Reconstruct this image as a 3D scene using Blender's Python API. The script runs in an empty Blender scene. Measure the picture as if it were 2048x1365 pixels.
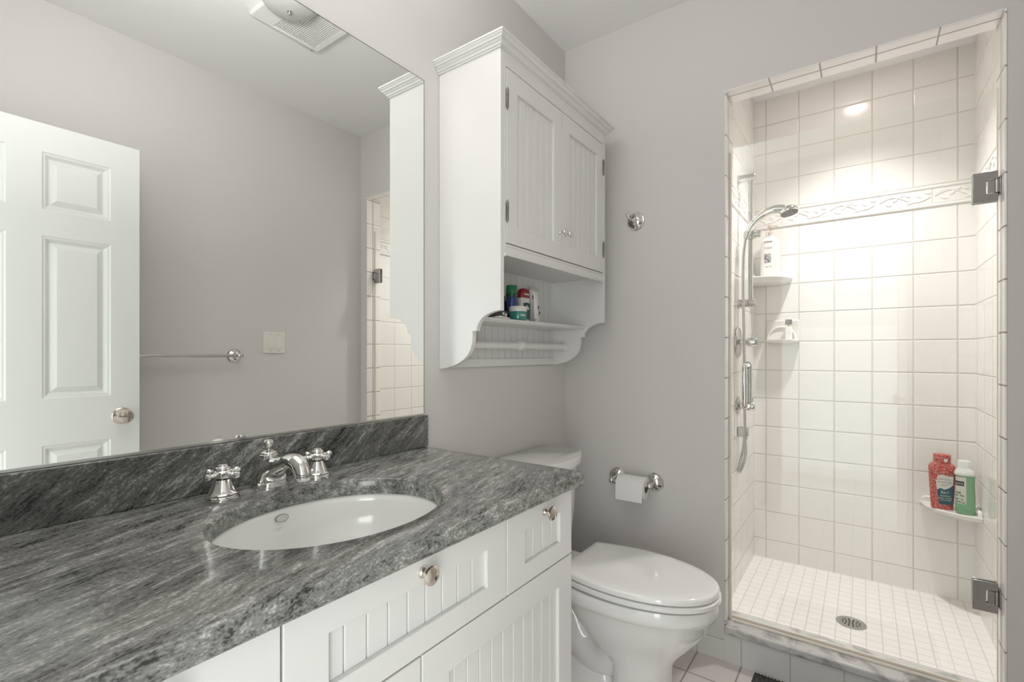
import bpy, bmesh, math, random
from mathutils import Vector, Matrix
random.seed(7)
PI = math.pi
S = bpy.context.scene
COL = S.collection

# ------------------------------------------------------------------ camera, world, lights, exposure
cam_data = bpy.data.cameras.new('camera')
cam = bpy.data.objects.new('camera', cam_data)
COL.objects.link(cam)
cam.location = (1.1496, 0.0, 1.19985)
cam.rotation_euler = (PI / 2, 0, 0.6256)
cam_data.sensor_width = 36.0
cam_data.lens = 36.0 * 968.64 / 2048
cam_data.shift_y = (708.13 - 682.5) / 2048
cam_data.clip_start = 0.01
S.camera = cam

S.view_settings.view_transform = 'Standard'
S.view_settings.look = 'None'
S.view_settings.gamma = 1.0
S.view_settings.use_curve_mapping = False
S.view_settings.exposure = 0.80

world = bpy.data.worlds.new('world')
S.world = world
world.use_nodes = True
bg = world.node_tree.nodes['Background']
bg.inputs['Color'].default_value = (0.90, 0.97, 0.95, 1)
bg.inputs['Strength'].default_value = 0.9


def lamp(name, kind, loc, rot, energy, color, **kw):
    d = bpy.data.lights.new(name, kind)
    d.energy = energy
    d.color = color
    for k, v in kw.items():
        setattr(d, k, v)
    o = bpy.data.objects.new(name, d)
    o.location = loc
    o.rotation_euler = rot
    COL.objects.link(o)
    return o


# daylight that comes in through the open doorway behind the camera
lamp('doorway_daylight', 'AREA', (-0.40, -1.0, 0.90), (PI / 2, 0, -0.62), 9.0, (0.97, 1.0, 0.99),
     shape='RECTANGLE', size=1.3, size_y=1.6)
lamp('doorway_daylight_right', 'AREA', (1.86, -1.0, 0.85), (PI / 2, 0, 0.40), 12.0, (0.99, 1.0, 1.0),
     shape='RECTANGLE', size=0.72, size_y=1.7)
lamp('doorway_daylight_front', 'AREA', (0.95, -1.25, 0.75), (PI / 2, 0, 0), 2.8, (0.99, 1.0, 1.0),
     shape='RECTANGLE', size=1.9, size_y=1.4)
# added unseen uplight over the mirror, stands in for light bounced off the ceiling
lamp('added_ceiling_bounce', 'AREA', (0.17, 0.42, 2.22), (0, -math.radians(157), 0), 7.6, (1.0, 0.985, 0.985),
     shape='RECTANGLE', size=0.14, size_y=0.5)
# the recessed downlight of the shower
lamp('shower_downlight', 'SPOT', (1.12, 2.58, 2.592), (0, 0, 0), 53.0, (1.0, 0.945, 0.94),
     spot_size=math.radians(102), spot_blend=1.0, shadow_soft_size=0.045)

cy = S.cycles
cy.max_bounces = 14
cy.diffuse_bounces = 6
cy.glossy_bounces = 6
cy.transmission_bounces = 8
cy.transparent_max_bounces = 16
cy.sample_clamp_indirect = 6.0
cy.blur_glossy = 0.3
cy.use_denoising = True


# ------------------------------------------------------------------ material helpers
def new_mat(name):
    m = bpy.data.materials.new(name)
    m.use_nodes = True
    nt = m.node_tree
    return m, nt, nt.nodes['Principled BSDF']


def simple(name, col, rough=0.5, metal=0.0, spec=0.5, coat=0.0, bump=None, trans=0.0):
    m, nt, b = new_mat(name)
    b.inputs['Base Color'].default_value = (*col, 1)
    b.inputs['Roughness'].default_value = rough
    b.inputs['Metallic'].default_value = metal
    b.inputs['Specular IOR Level'].default_value = spec
    b.inputs['Coat Weight'].default_value = coat
    b.inputs['Coat Roughness'].default_value = 0.08
    b.inputs['Transmission Weight'].default_value = trans
    if bump:
        sc, st, ds = bump
        tc = nt.nodes.new('ShaderNodeTexCoord')
        n = nt.nodes.new('ShaderNodeTexNoise')
        n.inputs['Scale'].default_value = sc
        n.inputs['Detail'].default_value = 3
        bp = nt.nodes.new('ShaderNodeBump')
        bp.inputs['Strength'].default_value = st
        bp.inputs['Distance'].default_value = ds
        nt.links.new(tc.outputs['Object'], n.inputs['Vector'])
        nt.links.new(n.outputs['Fac'], bp.inputs['Height'])
        nt.links.new(bp.outputs['Normal'], b.inputs['Normal'])
    return m


class NB:
    """small node-building helper"""
    def __init__(self, nt):
        self.nt = nt

    def node(self, t, **kw):
        n = self.nt.nodes.new(t)
        for k, v in kw.items():
            setattr(n, k, v)
        return n

    def link(self, a, b):
        self.nt.links.new(a, b)

    def math(self, op, a, b=None, c=None):
        n = self.node('ShaderNodeMath', operation=op)
        for i, v in enumerate((a, b, c)):
            if v is None:
                continue
            if isinstance(v, (int, float)):
                n.inputs[i].default_value = v
            else:
                self.link(v, n.inputs[i])
        return n.outputs[0]

    def smooth(self, v, lo, hi):
        n = self.node('ShaderNodeMapRange', interpolation_type='SMOOTHSTEP')
        self.link(v, n.inputs['Value'])
        n.inputs['From Min'].default_value = lo
        n.inputs['From Max'].default_value = hi
        return n.outputs['Result']

    def edge(self, coord, c0, s):
        """distance in metres to the nearest joint"""
        t = self.math('DIVIDE', self.math('SUBTRACT', coord, c0), s)
        f = self.math('FRACT', t)
        d = self.math('MINIMUM', f, self.math('SUBTRACT', 1.0, f))
        return self.math('MULTIPLY', d, s)

    def mixcol(self, fac, a, b):
        n = self.node('ShaderNodeMix', data_type='RGBA')
        if isinstance(fac, float):
            n.inputs[0].default_value = fac
        else:
            self.link(fac, n.inputs[0])
        for v, i in ((a, 6), (b, 7)):
            if isinstance(v, tuple):
                n.inputs[i].default_value = (*v, 1)
            else:
                self.link(v, n.inputs[i])
        return n.outputs[2]


def tile_mat(name, au, u0, su, av, v0, sv, grout, tile_col, grout_col, rough=0.16, wave=0.35, pillow=0.006, vary=0.03):
    m, nt, b = new_mat(name)
    k = NB(nt)
    tc = k.node('ShaderNodeTexCoord')
    sep = k.node('ShaderNodeSeparateXYZ')
    k.link(tc.outputs['Object'], sep.inputs[0])
    ax = {'x': 0, 'y': 1, 'z': 2}
    cu, cv = sep.outputs[ax[au]], sep.outputs[ax[av]]
    d = k.math('MINIMUM', k.edge(cu, u0, su), k.edge(cv, v0, sv))
    body = k.smooth(d, grout * 0.35, grout * 0.65)          # 0 in the joint, 1 on the tile
    pil = k.smooth(d, 0.0, pillow)
    iu = k.math('FLOOR', k.math('DIVIDE', k.math('SUBTRACT', cu, u0), su))
    iv = k.math('FLOOR', k.math('DIVIDE', k.math('SUBTRACT', cv, v0), sv))
    cmb = k.node('ShaderNodeCombineXYZ')
    k.link(iu, cmb.inputs[0])
    k.link(iv, cmb.inputs[1])
    wn = k.node('ShaderNodeTexWhiteNoise', noise_dimensions='3D')
    k.link(cmb.outputs[0], wn.inputs['Vector'])
    tcol = k.mixcol(wn.outputs['Value'], tile_col, tuple(c * (1 - vary) for c in tile_col))
    col = k.mixcol(body, grout_col, tcol)
    k.link(col, b.inputs['Base Color'])
    r = k.node('ShaderNodeMapRange')
    k.link(body, r.inputs['Value'])
    r.inputs['To Min'].default_value = 0.8
    r.inputs['To Max'].default_value = rough
    k.link(r.outputs['Result'], b.inputs['Roughness'])
    nz = k.node('ShaderNodeTexNoise')
    nz.inputs['Scale'].default_value = 14
    nz.inputs['Detail'].default_value = 1.0
    k.link(tc.outputs['Object'], nz.inputs['Vector'])
    h = k.math('ADD', pil, k.math('MULTIPLY', nz.outputs['Fac'], wave))
    bp = k.node('ShaderNodeBump')
    bp.inputs['Strength'].default_value = 0.5
    bp.inputs['Distance'].default_value = 0.003
    k.link(h, bp.inputs['Height'])
    k.link(bp.outputs['Normal'], b.inputs['Normal'])
    return m


def granite_mat(name, d, perp, dark, mid, light, warp=0.06, wscale=5.0, fine=1.0, curl=0.0):
    """veined granite: noise stretched along direction d"""
    m, nt, b = new_mat(name)
    k = NB(nt)
    d = Vector(d).normalized()
    p = Vector(perp)
    p = (p - d * p.dot(d)).normalized()
    q = d.cross(p)
    tc = k.node('ShaderNodeTexCoord')

    # warped position
    wn = k.node('ShaderNodeTexNoise')
    wn.inputs['Scale'].default_value = wscale
    wn.inputs['Detail'].default_value = 2.5
    k.link(tc.outputs['Object'], wn.inputs['Vector'])
    sub = k.node('ShaderNodeVectorMath', operation='SUBTRACT')
    k.link(wn.outputs['Color'], sub.inputs[0])
    sub.inputs[1].default_value = (0.5, 0.5, 0.5)
    scl = k.node('ShaderNodeVectorMath', operation='SCALE')
    k.link(sub.outputs[0], scl.inputs[0])
    if curl:
        sx = k.node('ShaderNodeSeparateXYZ')
        k.link(tc.outputs['Object'], sx.inputs[0])
        wr = k.smooth(sx.outputs[1], 0.62, 0.95)
        amt = k.math('ADD', warp, k.math('MULTIPLY', wr, curl))
        k.link(amt, scl.inputs['Scale'])
    else:
        scl.inputs['Scale'].default_value = warp
    add = k.node('ShaderNodeVectorMath', operation='ADD')
    k.link(tc.outputs['Object'], add.inputs[0])
    k.link(scl.outputs[0], add.inputs[1])

    def stretched(a, bb, c, detail, rough=0.6):
        outs = []
        for v, s in ((d, a), (p, bb), (q, c)):
            n = k.node('ShaderNodeVectorMath', operation='DOT_PRODUCT')
            k.link(add.outputs[0], n.inputs[0])
            n.inputs[1].default_value = tuple(v * s)
            outs.append(n.outputs['Value'])
        cb = k.node('ShaderNodeCombineXYZ')
        for i, o in enumerate(outs):
            k.link(o, cb.inputs[i])
        n = k.node('ShaderNodeTexNoise')
        n.inputs['Scale'].default_value = 1.0
        n.inputs['Detail'].default_value = detail
        n.inputs['Roughness'].default_value = rough
        k.link(cb.outputs[0], n.inputs['Vector'])
        return n.outputs['Fac']

    n1 = stretched(7 * fine, 46 * fine, 42 * fine, 4.0, 0.65)
    n2 = stretched(34 * fine, 150 * fine, 130 * fine, 3.0, 0.6)
    n3 = stretched(190, 330, 330, 2.0, 0.55)
    n4 = stretched(2.2, 9, 9, 2.0)
    s = k.math('ADD', k.math('MULTIPLY', n1, 0.36), k.math('MULTIPLY', n2, 0.27))
    s = k.math('ADD', s, k.math('MULTIPLY', n3, 0.27))
    s = k.math('ADD', s, k.math('MULTIPLY', n4, 0.10))
    cr = k.node('ShaderNodeValToRGB')
    e = cr.color_ramp.elements
    e[0].position = 0.40
    e[0].color = (*dark, 1)
    e[1].position = 0.60
    e[1].color = (*light, 1)
    x = e.new(0.475)
    x.color = (*[c * 0.75 for c in mid], 1)
    x = e.new(0.53)
    x.color = (*mid, 1)
    k.link(s, cr.inputs['Fac'])
    k.link(cr.outputs['Color'], b.inputs['Base Color'])
    b.inputs['Roughness'].default_value = 0.13
    b.inputs['Specular IOR Level'].default_value = 0.5
    bp = k.node('ShaderNodeBump')
    bp.inputs['Strength'].default_value = 0.04
    bp.inputs['Distance'].default_value = 0.001
    k.link(n3, bp.inputs['Height'])
    k.link(bp.outputs['Normal'], b.inputs['Normal'])
    return m


def glass_mat(name, tint=(0.97, 0.985, 0.975)):
    m = bpy.data.materials.new(name)
    m.use_nodes = True
    nt = m.node_tree
    nt.nodes.clear()
    k = NB(nt)
    out = k.node('ShaderNodeOutputMaterial')
    tr = k.node('ShaderNodeBsdfTransparent')
    tr.inputs['Color'].default_value = (*tint, 1)
    gl = k.node('ShaderNodeBsdfGlossy')
    gl.inputs['Roughness'].default_value = 0.01
    gl.inputs['Color'].default_value = (0.95, 1, 0.98, 1)
    lw = k.node('ShaderNodeLayerWeight')
    lw.inputs['Blend'].default_value = 0.5
    f = k.math('ADD', 0.04, k.math('MULTIPLY', 0.9, k.math('POWER', lw.outputs['Facing'], 5.0)))
    mx = k.node('ShaderNodeMixShader')
    k.link(f, mx.inputs[0])
    k.link(tr.outputs[0], mx.inputs[1])
    k.link(gl.outputs[0], mx.inputs[2])
    k.link(mx.outputs[0], out.inputs['Surface'])
    return m


def marble_mat(name):
    m, nt, b = new_mat(name)
    k = NB(nt)
    tc = k.node('ShaderNodeTexCoord')
    n = k.node('ShaderNodeTexNoise')
    n.inputs['Scale'].default_value = 9
    n.inputs['Detail'].default_value = 6
    n.inputs['Distortion'].default_value = 1.6
    k.link(tc.outputs['Object'], n.inputs['Vector'])
    cr = k.node('ShaderNodeValToRGB')
    e = cr.color_ramp.elements
    e[0].position = 0.30
    e[0].color = (0.22, 0.215, 0.21, 1)
    e[1].position = 0.52
    e[1].color = (0.60, 0.585, 0.565, 1)
    k.link(n.outputs['Fac'], cr.inputs['Fac'])
    k.link(cr.outputs['Color'], b.inputs['Base Color'])
    b.inputs['Roughness'].default_value = 0.25
    return m


def speckle_mat(name, c1, c2, scale=180, rough=0.35, lo=0.42, hi=0.58):
    m, nt, b = new_mat(name)
    k = NB(nt)
    tc = k.node('ShaderNodeTexCoord')
    n = k.node('ShaderNodeTexNoise')
    n.inputs['Scale'].default_value = scale
    n.inputs['Detail'].default_value = 2
    k.link(tc.outputs['Object'], n.inputs['Vector'])
    f = k.smooth(n.outputs['Fac'], lo, hi)
    k.link(k.mixcol(f, c1, c2), b.inputs['Base Color'])
    b.inputs['Roughness'].default_value = rough
    return m


M = {}
M['wall'] = simple('wall_paint', (0.635, 0.615, 0.597), 0.62, spec=0.3, bump=(260, 0.12, 0.001))
M['ceil'] = simple('ceiling_paint', (0.83, 0.83, 0.82), 0.8, spec=0.2)
M['white'] = simple('white_cabinet_paint', (0.70, 0.694, 0.68), 0.34, bump=(40, 0.03, 0.001))
M['trimw'] = simple('white_trim_paint', (0.76, 0.77, 0.755), 0.4)
M['porc'] = simple('white_porcelain', (0.79, 0.785, 0.77), 0.08, coat=0.5)
M['sinkw'] = simple('sink_porcelain', (0.81, 0.81, 0.785), 0.1, coat=0.4)
M['chrome'] = simple('polished_chrome', (0.74, 0.73, 0.71), 0.07, metal=1.0)
M['chromed'] = simple('brushed_chrome', (0.55, 0.55, 0.53), 0.22, metal=1.0)
M['nickel'] = simple('satin_nickel', (0.72, 0.64, 0.58), 0.14, metal=1.0)
M['pewter'] = simple('aged_pewter_hinge', (0.22, 0.21, 0.19), 0.35, metal=1.0)
M['mirror'] = simple('mirror_silver', (0.90, 0.915, 0.895), 0.0, metal=1.0)
M['medge'] = simple('mirror_edge_glass', (0.06, 0.075, 0.065), 0.25)
M['granite'] = granite_mat('grey_granite_top', (-0.30, 0.95, 0), (0.95, 0.30, 0), (0.030, 0.030, 0.028), (0.235, 0.235, 0.222),
                           (0.50, 0.495, 0.47), warp=0.055, wscale=4.5, curl=0.13)
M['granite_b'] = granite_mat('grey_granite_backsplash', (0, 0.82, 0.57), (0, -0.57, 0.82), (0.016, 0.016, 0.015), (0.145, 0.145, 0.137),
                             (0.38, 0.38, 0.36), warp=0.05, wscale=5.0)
M['glass'] = glass_mat('clear_glass')
M['marble'] = marble_mat('grey_marble')
M['dark'] = simple('dark_plastic', (0.012, 0.012, 0.013), 0.3)
M['hole'] = simple('dark_hollow', (0.02, 0.02, 0.02), 0.8)
M['wplastic'] = simple('white_plastic', (0.74, 0.73, 0.70), 0.3)
M['almond'] = simple('light_switch_plastic', (0.73, 0.72, 0.66), 0.35)
M['seal'] = simple('cream_seal', (0.78, 0.70, 0.63), 0.4)
M['steel'] = simple('reflection_dark_chrome', (0.42, 0.415, 0.40), 0.2, metal=1.0)  # hinge chrome; its reflection of the dark room is put into the colour
M['paper'] = simple('tissue_paper', (0.76, 0.75, 0.74), 0.95, spec=0.05, bump=(300, 0.3, 0.001))
M['card'] = simple('brown_cardboard', (0.16, 0.13, 0.11), 0.9)
M['fan'] = simple('fan_plastic', (0.80, 0.80, 0.77), 0.45)
M['fanback'] = simple('fan_gap_shade', (0.10, 0.10, 0.095), 0.8)
M['dome'] = simple('frosted_dome', (0.55, 0.55, 0.52), 0.3, spec=0.6)
TW = (0.87, 0.845, 0.815)
GR = (0.66, 0.615, 0.57)
M['tile_back_lo'] = tile_mat('shower_tile_back_low', 'x', 0.7182, 0.15766, 'z', 0.173, 0.156, 0.005, TW, GR)
M['tile_back_hi'] = tile_mat('shower_tile_back_high', 'x', 0.7182, 0.15766, 'z', 1.994, 0.157, 0.005, TW, GR)
M['tile_side_lo'] = tile_mat('shower_tile_side_low', 'y', 2.943, 0.15766, 'z', 0.173, 0.156, 0.005, TW, GR)
M['tile_side_hi'] = tile_mat('shower_tile_side_high', 'y', 2.943, 0.15766, 'z', 1.994, 0.157, 0.005, TW, GR)
M['tile_jamb'] = tile_mat('jamb_tile', 'y', 2.067, 1.0, 'z', 1.1047, 0.1585, 0.0045, TW, (0.36, 0.32, 0.29))
M['tile_head'] = tile_mat('header_tile', 'x', 0.8686, 0.1603, 'y', 2.067, 1.0, 0.0045, TW, (0.42, 0.38, 0.35))
M['border'] = simple('border_tile', (0.87, 0.845, 0.815), 0.16)
M['mosaic'] = tile_mat('mosaic_floor_tile', 'x', 1.113, 0.0512, 'y', 2.479, 0.0512, 0.004, (0.88, 0.86, 0.83), (0.74, 0.70, 0.66), 0.3, 0.1, 0.003)
M['floor_tile'] = tile_mat('floor_tile', 'x', 0.612, 0.163, 'y', 1.869, 0.163, 0.006, (0.74, 0.69, 0.655), (0.36, 0.34, 0.32), 0.35, 0.2, 0.005)
M['curb_tile'] = tile_mat('curb_tile', 'x', 0.612, 0.163, 'z', -0.05, 5.0, 0.004, (0.68, 0.665, 0.645), (0.52, 0.505, 0.49), 0.4, 0.2, 0.004)

# ------------------------------------------------------------------ geometry helpers
ORG = {}


def V(*a):
    return Vector(a)


def box(bm, x0, x1, y0, y1, z0, z1):
    vs = [bm.verts.new((x, y, z)) for z in (z0, z1) for y in (y0, y1) for x in (x0, x1)]
    for f in ((0, 2, 3, 1), (4, 5, 7, 6), (0, 1, 5, 4), (2, 6, 7, 3), (0, 4, 6, 2), (1, 3, 7, 5)):
        bm.faces.new([vs[i] for i in f])


def place(axis, u, v, a):
    if axis == 'x':
        return (a, u, v)
    if axis == 'y':
        return (u, a, v)
    return (u, v, a)


def prism(bm, pts, axis, a0, a1):
    A = [bm.verts.new(place(axis, u, v, a0)) for u, v in pts]
    B = [bm.verts.new(place(axis, u, v, a1)) for u, v in pts]
    n = len(pts)
    bm.faces.new(A)
    bm.faces.new(B[::-1])
    for i in range(n):
        bm.faces.new((A[i], B[i], B[(i + 1) % n], A[(i + 1) % n]))


def loft(bm, rings, cap0=True, cap1=True, closed=False):
    R = [[bm.verts.new(p) for p in r] for r in rings]
    n = len(R[0])
    m = len(R)
    for j in range(m if closed else m - 1):
        a, b = R[j], R[(j + 1) % m]
        for i in range(n):
            bm.faces.new((a[i], a[(i + 1) % n], b[(i + 1) % n], b[i]))
    if not closed:
        if cap0:
            bm.faces.new(R[0][::-1])
        if cap1:
            bm.faces.new(R[-1])
    return R


def frame_for(d):
    d = Vector(d).normalized()
    a = Vector((0, 0, 1)) if abs(d.z) < 0.9 else Vector((1, 0, 0))
    u = a.cross(d).normalized()
    return d, u, d.cross(u)


def lathe(bm, prof, org, dr=(0, 0, 1), seg=32):
    d, u, w = frame_for(dr)
    org = Vector(org)
    rings = []
    for r, h in prof:
        r = max(r, 0.0002)
        rings.append([org + d * h + (u * math.cos(t) + w * math.sin(t)) * r for t in [2 * PI * i / seg for i in range(seg)]])
    loft(bm, rings)


def ball(bm, c, r, seg=16, sz=(1, 1, 1)):
    n = 9
    rings = []
    for j in range(n):
        a = -PI / 2 + PI * j / (n - 1)
        rr = max(math.cos(a), 0.02) * r
        rings.append([Vector(c) + Vector((rr * math.cos(t) * sz[0], rr * math.sin(t) * sz[1], r * math.sin(a) * sz[2]))
                      for t in [2 * PI * i / seg for i in range(seg)]])
    loft(bm, rings)


def catmull(pts, n=8):
    P = [Vector(p) for p in pts]
    P = [P[0] * 2 - P[1]] + P + [P[-1] * 2 - P[-2]]
    out = []
    for i in range(1, len(P) - 2):
        for j in range(n):
            t = j / n
            a, b, c, d = P[i - 1], P[i], P[i + 1], P[i + 2]
            out.append(0.5 * ((2 * b) + (c - a) * t + (2 * a - 5 * b + 4 * c - d) * t * t + (3 * b - a - 3 * c + d) * t ** 3))
    out.append(P[-2])
    return out


def tube(bm, pts, rad, seg=14, sy=1.0):
    P = [Vector(p) for p in pts]
    n = len(P)
    rad = rad if isinstance(rad, (list, tuple)) else [rad] * n
    rings = []
    u = None
    for i in range(n):
        t = (P[min(i + 1, n - 1)] - P[max(i - 1, 0)]).normalized()
        if u is None:
            _, u, _ = frame_for(t)
        u = (u - t * u.dot(t)).normalized()
        w = t.cross(u)
        rings.append([P[i] + (u * math.cos(a) + w * math.sin(a) * sy) * rad[i] for a in [2 * PI * j / seg for j in range(seg)]])
    loft(bm, rings)


def lerp_list(vals, n):
    """resample radii like catmull with n steps per span (linear)"""
    out = []
    for i in range(len(vals) - 1):
        for j in range(n):
            out.append(vals[i] + (vals[i + 1] - vals[i]) * j / n)
    out.append(vals[-1])
    return out


def obj(name, bm, mat, parent=None, org=None, bevel=0.0, angle=38, subsurf=0, solid=None, seg=2):
    """link the bmesh as ONE mesh object; geometry is given in world space"""
    bmesh.ops.remove_doubles(bm, verts=bm.verts, dist=1e-6)
    bmesh.ops.recalc_face_normals(bm, faces=bm.faces)
    o_world = Vector(org) if org else (ORG[parent.name].copy() if parent else Vector((0, 0, 0)))
    bmesh.ops.translate(bm, verts=bm.verts, vec=-o_world)
    me = bpy.data.meshes.new(name)
    bm.to_mesh(me)
    bm.free()
    mats = mat if isinstance(mat, (list, tuple)) else [mat]
    for mm in mats:
        me.materials.append(mm)
    me.polygons.foreach_set('use_smooth', [True] * len(me.polygons))
    me.set_sharp_from_angle(angle=math.radians(angle))
    o = bpy.data.objects.new(name, me)
    COL.objects.link(o)
    if parent:
        o.parent = parent
        o.location = o_world - ORG[parent.name]
    else:
        o.location = o_world
    ORG[o.name] = o_world
    if solid:
        md = o.modifiers.new('solid', 'SOLIDIFY')
        md.thickness = solid
        md.offset = 1
    if bevel:
        md = o.modifiers.new('bevel', 'BEVEL')
        md.width = bevel
        md.segments = seg
        md.limit_method = 'ANGLE'
        md.angle_limit = math.radians(50)
    if subsurf:
        md = o.modifiers.new('sub', 'SUBSURF')
        md.levels = subsurf
        md.render_levels = subsurf
    return o


def tag(o, label, cat, group=None):
    o['label'] = label
    o['category'] = cat
    if group:
        o['group'] = group
    return o


def thing(name, loc, label, cat, group=None):
    o = bpy.data.objects.new(name, None)
    o.empty_display_size = 0.05
    COL.objects.link(o)
    o.location = loc
    ORG[o.name] = Vector(loc)
    return tag(o, label, cat, group)


def struct(name, bm, mat, **kw):
    o = obj(name, bm, mat, **kw)
    o['kind'] = 'structure'
    return o


def NEW():
    return bmesh.new()


def text_mesh(name, body, size, mat, parent, pos, rot, extrude=0.0002, align='CENTER', sx=1.0, shear=0.0):
    cu = bpy.data.curves.new(name + '_curve', 'FONT')
    cu.body = body
    cu.size = size
    cu.extrude = extrude
    cu.align_x = align
    cu.align_y = 'CENTER'
    cu.resolution_u = 3
    cu.shear = shear
    t = bpy.data.objects.new(name + '_tmp', cu)
    COL.objects.link(t)
    dg = bpy.context.evaluated_depsgraph_get()
    me = bpy.data.meshes.new_from_object(t.evaluated_get(dg))
    bpy.data.objects.remove(t)
    me.materials.clear()
    me.materials.append(mat)
    me.transform(Matrix.Diagonal((sx, 1, 1, 1)))
    me.transform(rot.to_4x4())
    me.transform(Matrix.Translation(Vector(pos) - ORG[parent.name]))
    o = bpy.data.objects.new(name, me)
    COL.objects.link(o)
    o.parent = parent
    ORG[o.name] = ORG[parent.name].copy()
    return o


FACE_CAM = Matrix.Rotation(PI / 2, 3, 'X')     # lettering that faces -Y, upright

D = 2.024          # back wall
W = 1.564          # right wall
H = 2.643          # ceiling
SB = 3.0           # shower back wall
SH = 2.61          # shower ceiling
XL = 0.661         # shower left wall
XR = 1.5634        # shower right wall
OX0, OX1, OZ = 0.7205, 1.493, 2.223   # finished opening

# ------------------------------------------------------------------ room shell
b = NEW()
box(b, -0.1, W + 0.1, -0.08, 2.15, -0.06, 0.0)
box(b, -0.6, 2.2, -1.9, -0.08, -0.06, 0.0)
struct('floor', b, M['floor_tile'])
b = NEW()
box(b, -0.1, W + 0.1, -0.08, D + 0.101, H, H + 0.06)
struct('ceiling', b, M['ceil'])
b = NEW()
box(b, -0.1, 0.0, -0.08, D + 0.101, 0, H)
struct('wall_left', b, M['wall'])
b = NEW()
box(b, W, W + 0.1, -0.08, D + 0.101, 0, H)
struct('wall_right', b, M['wall'])
b = NEW()
box(b, 0.0, OX0 - 0.006, D, D + 0.101, 0, H)
box(b, OX1 + 0.006, W, D, D + 0.101, 0, H)
box(b, OX0 - 0.006, OX1 + 0.006, D, D + 0.101, OZ + 0.006, H)
struct('wall_back', b, M['wall'])
DX0, DX1 = 0.655, 1.345      # entry doorway
b = NEW()
box(b, 0.0, DX0, -0.08, 0.03, 0, H)
box(b, DX1, W, -0.08, 0.03, 0, H)
box(b, DX0, DX1, -0.08, 0.03, 2.075, H)
struct('wall_front', b, M['wall'])
b = NEW()
box(b, DX1, DX1 + 0.065, 0.03, 0.046, 0, 2.14)
box(b, DX0 - 0.065, DX0, 0.03, 0.046, 0, 2.14)
box(b, DX0, DX1, 0.03, 0.046, 2.075, 2.14)
box(b, DX0 - 0.08, DX1 + 0.08, 0.03, 0.056, 2.14, 2.165)
struct('trim_1', b, M['trimw'], bevel=0.003)

# shower alcove
b = NEW()
box(b, XL - 0.06, XR + 0.06, SB, SB + 0.05, 0, 1.889)
struct('wall_shower_back', b, M['tile_back_lo'])
b = NEW()
box(b, XL - 0.06, XR + 0.06, SB, SB + 0.05, 1.889, SH)
struct('wall_shower_back_upper', b, M['tile_back_hi'])
b = NEW()
box(b, XL - 0.05, XL, D + 0.101, SB, 0, 1.889)
struct('wall_shower_left', b, M['tile_side_lo'])
b = NEW()
box(b, XL - 0.05, XL, D + 0.101, SB, 1.889, SH)
struct('wall_shower_left_upper', b, M['tile_side_hi'])
b = NEW()
box(b, XR, XR + 0.06, D + 0.101, SB, 0, 1.889)
struct('wall_shower_right', b, M['tile_side_lo'])
b = NEW()
box(b, XR, XR + 0.06, D + 0.101, SB, 1.889, SH)
struct('wall_shower_right_upper', b, M['tile_side_hi'])
b = NEW()
box(b, XL - 0.05, XR + 0.06, D + 0.101, SB + 0.05, SH, SH + 0.05)
struct('ceiling_shower', b, M['ceil'])
b = NEW()
box(b, XL, XR, 2.15, SB, 0.0, 0.07)
struct('floor_shower', b, M['mosaic'])

# tiled jambs and header of the shower opening
b = NEW()
box(b, OX0 - 0.006, OX0, D - 0.003, D + 0.104, 0.1425, OZ + 0.006)
box(b, OX1, OX1 + 0.006, D - 0.003, D + 0.104, 0.1425, OZ + 0.006)
struct('trim_2', b, M['tile_jamb'], bevel=0.0025)
b = NEW()
box(b, OX0, OX1, D - 0.003, D + 0.104, OZ, OZ + 0.006)
struct('trim_3', b, M['tile_head'], bevel=0.0025)
# marble sill on a tiled curb
b = NEW()
box(b, OX0 - 0.005, OX1 + 0.005, D - 0.018, 2.157, 0.112, 0.142)
struct('trim_4', b, M['marble'], bevel=0.007, seg=3)
b = NEW()
box(b, OX0 - 0.006, OX1 + 0.006, D - 0.006, 2.15, 0.0, 0.112)
struct('trim_5', b, M['curb_tile'])
b = NEW()
box(b, 0.0, OX0 - 0.006, D - 0.009, D, 0.0, 0.079)
struct('baseboard_back', b, M['curb_tile'], bevel=0.002)

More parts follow.
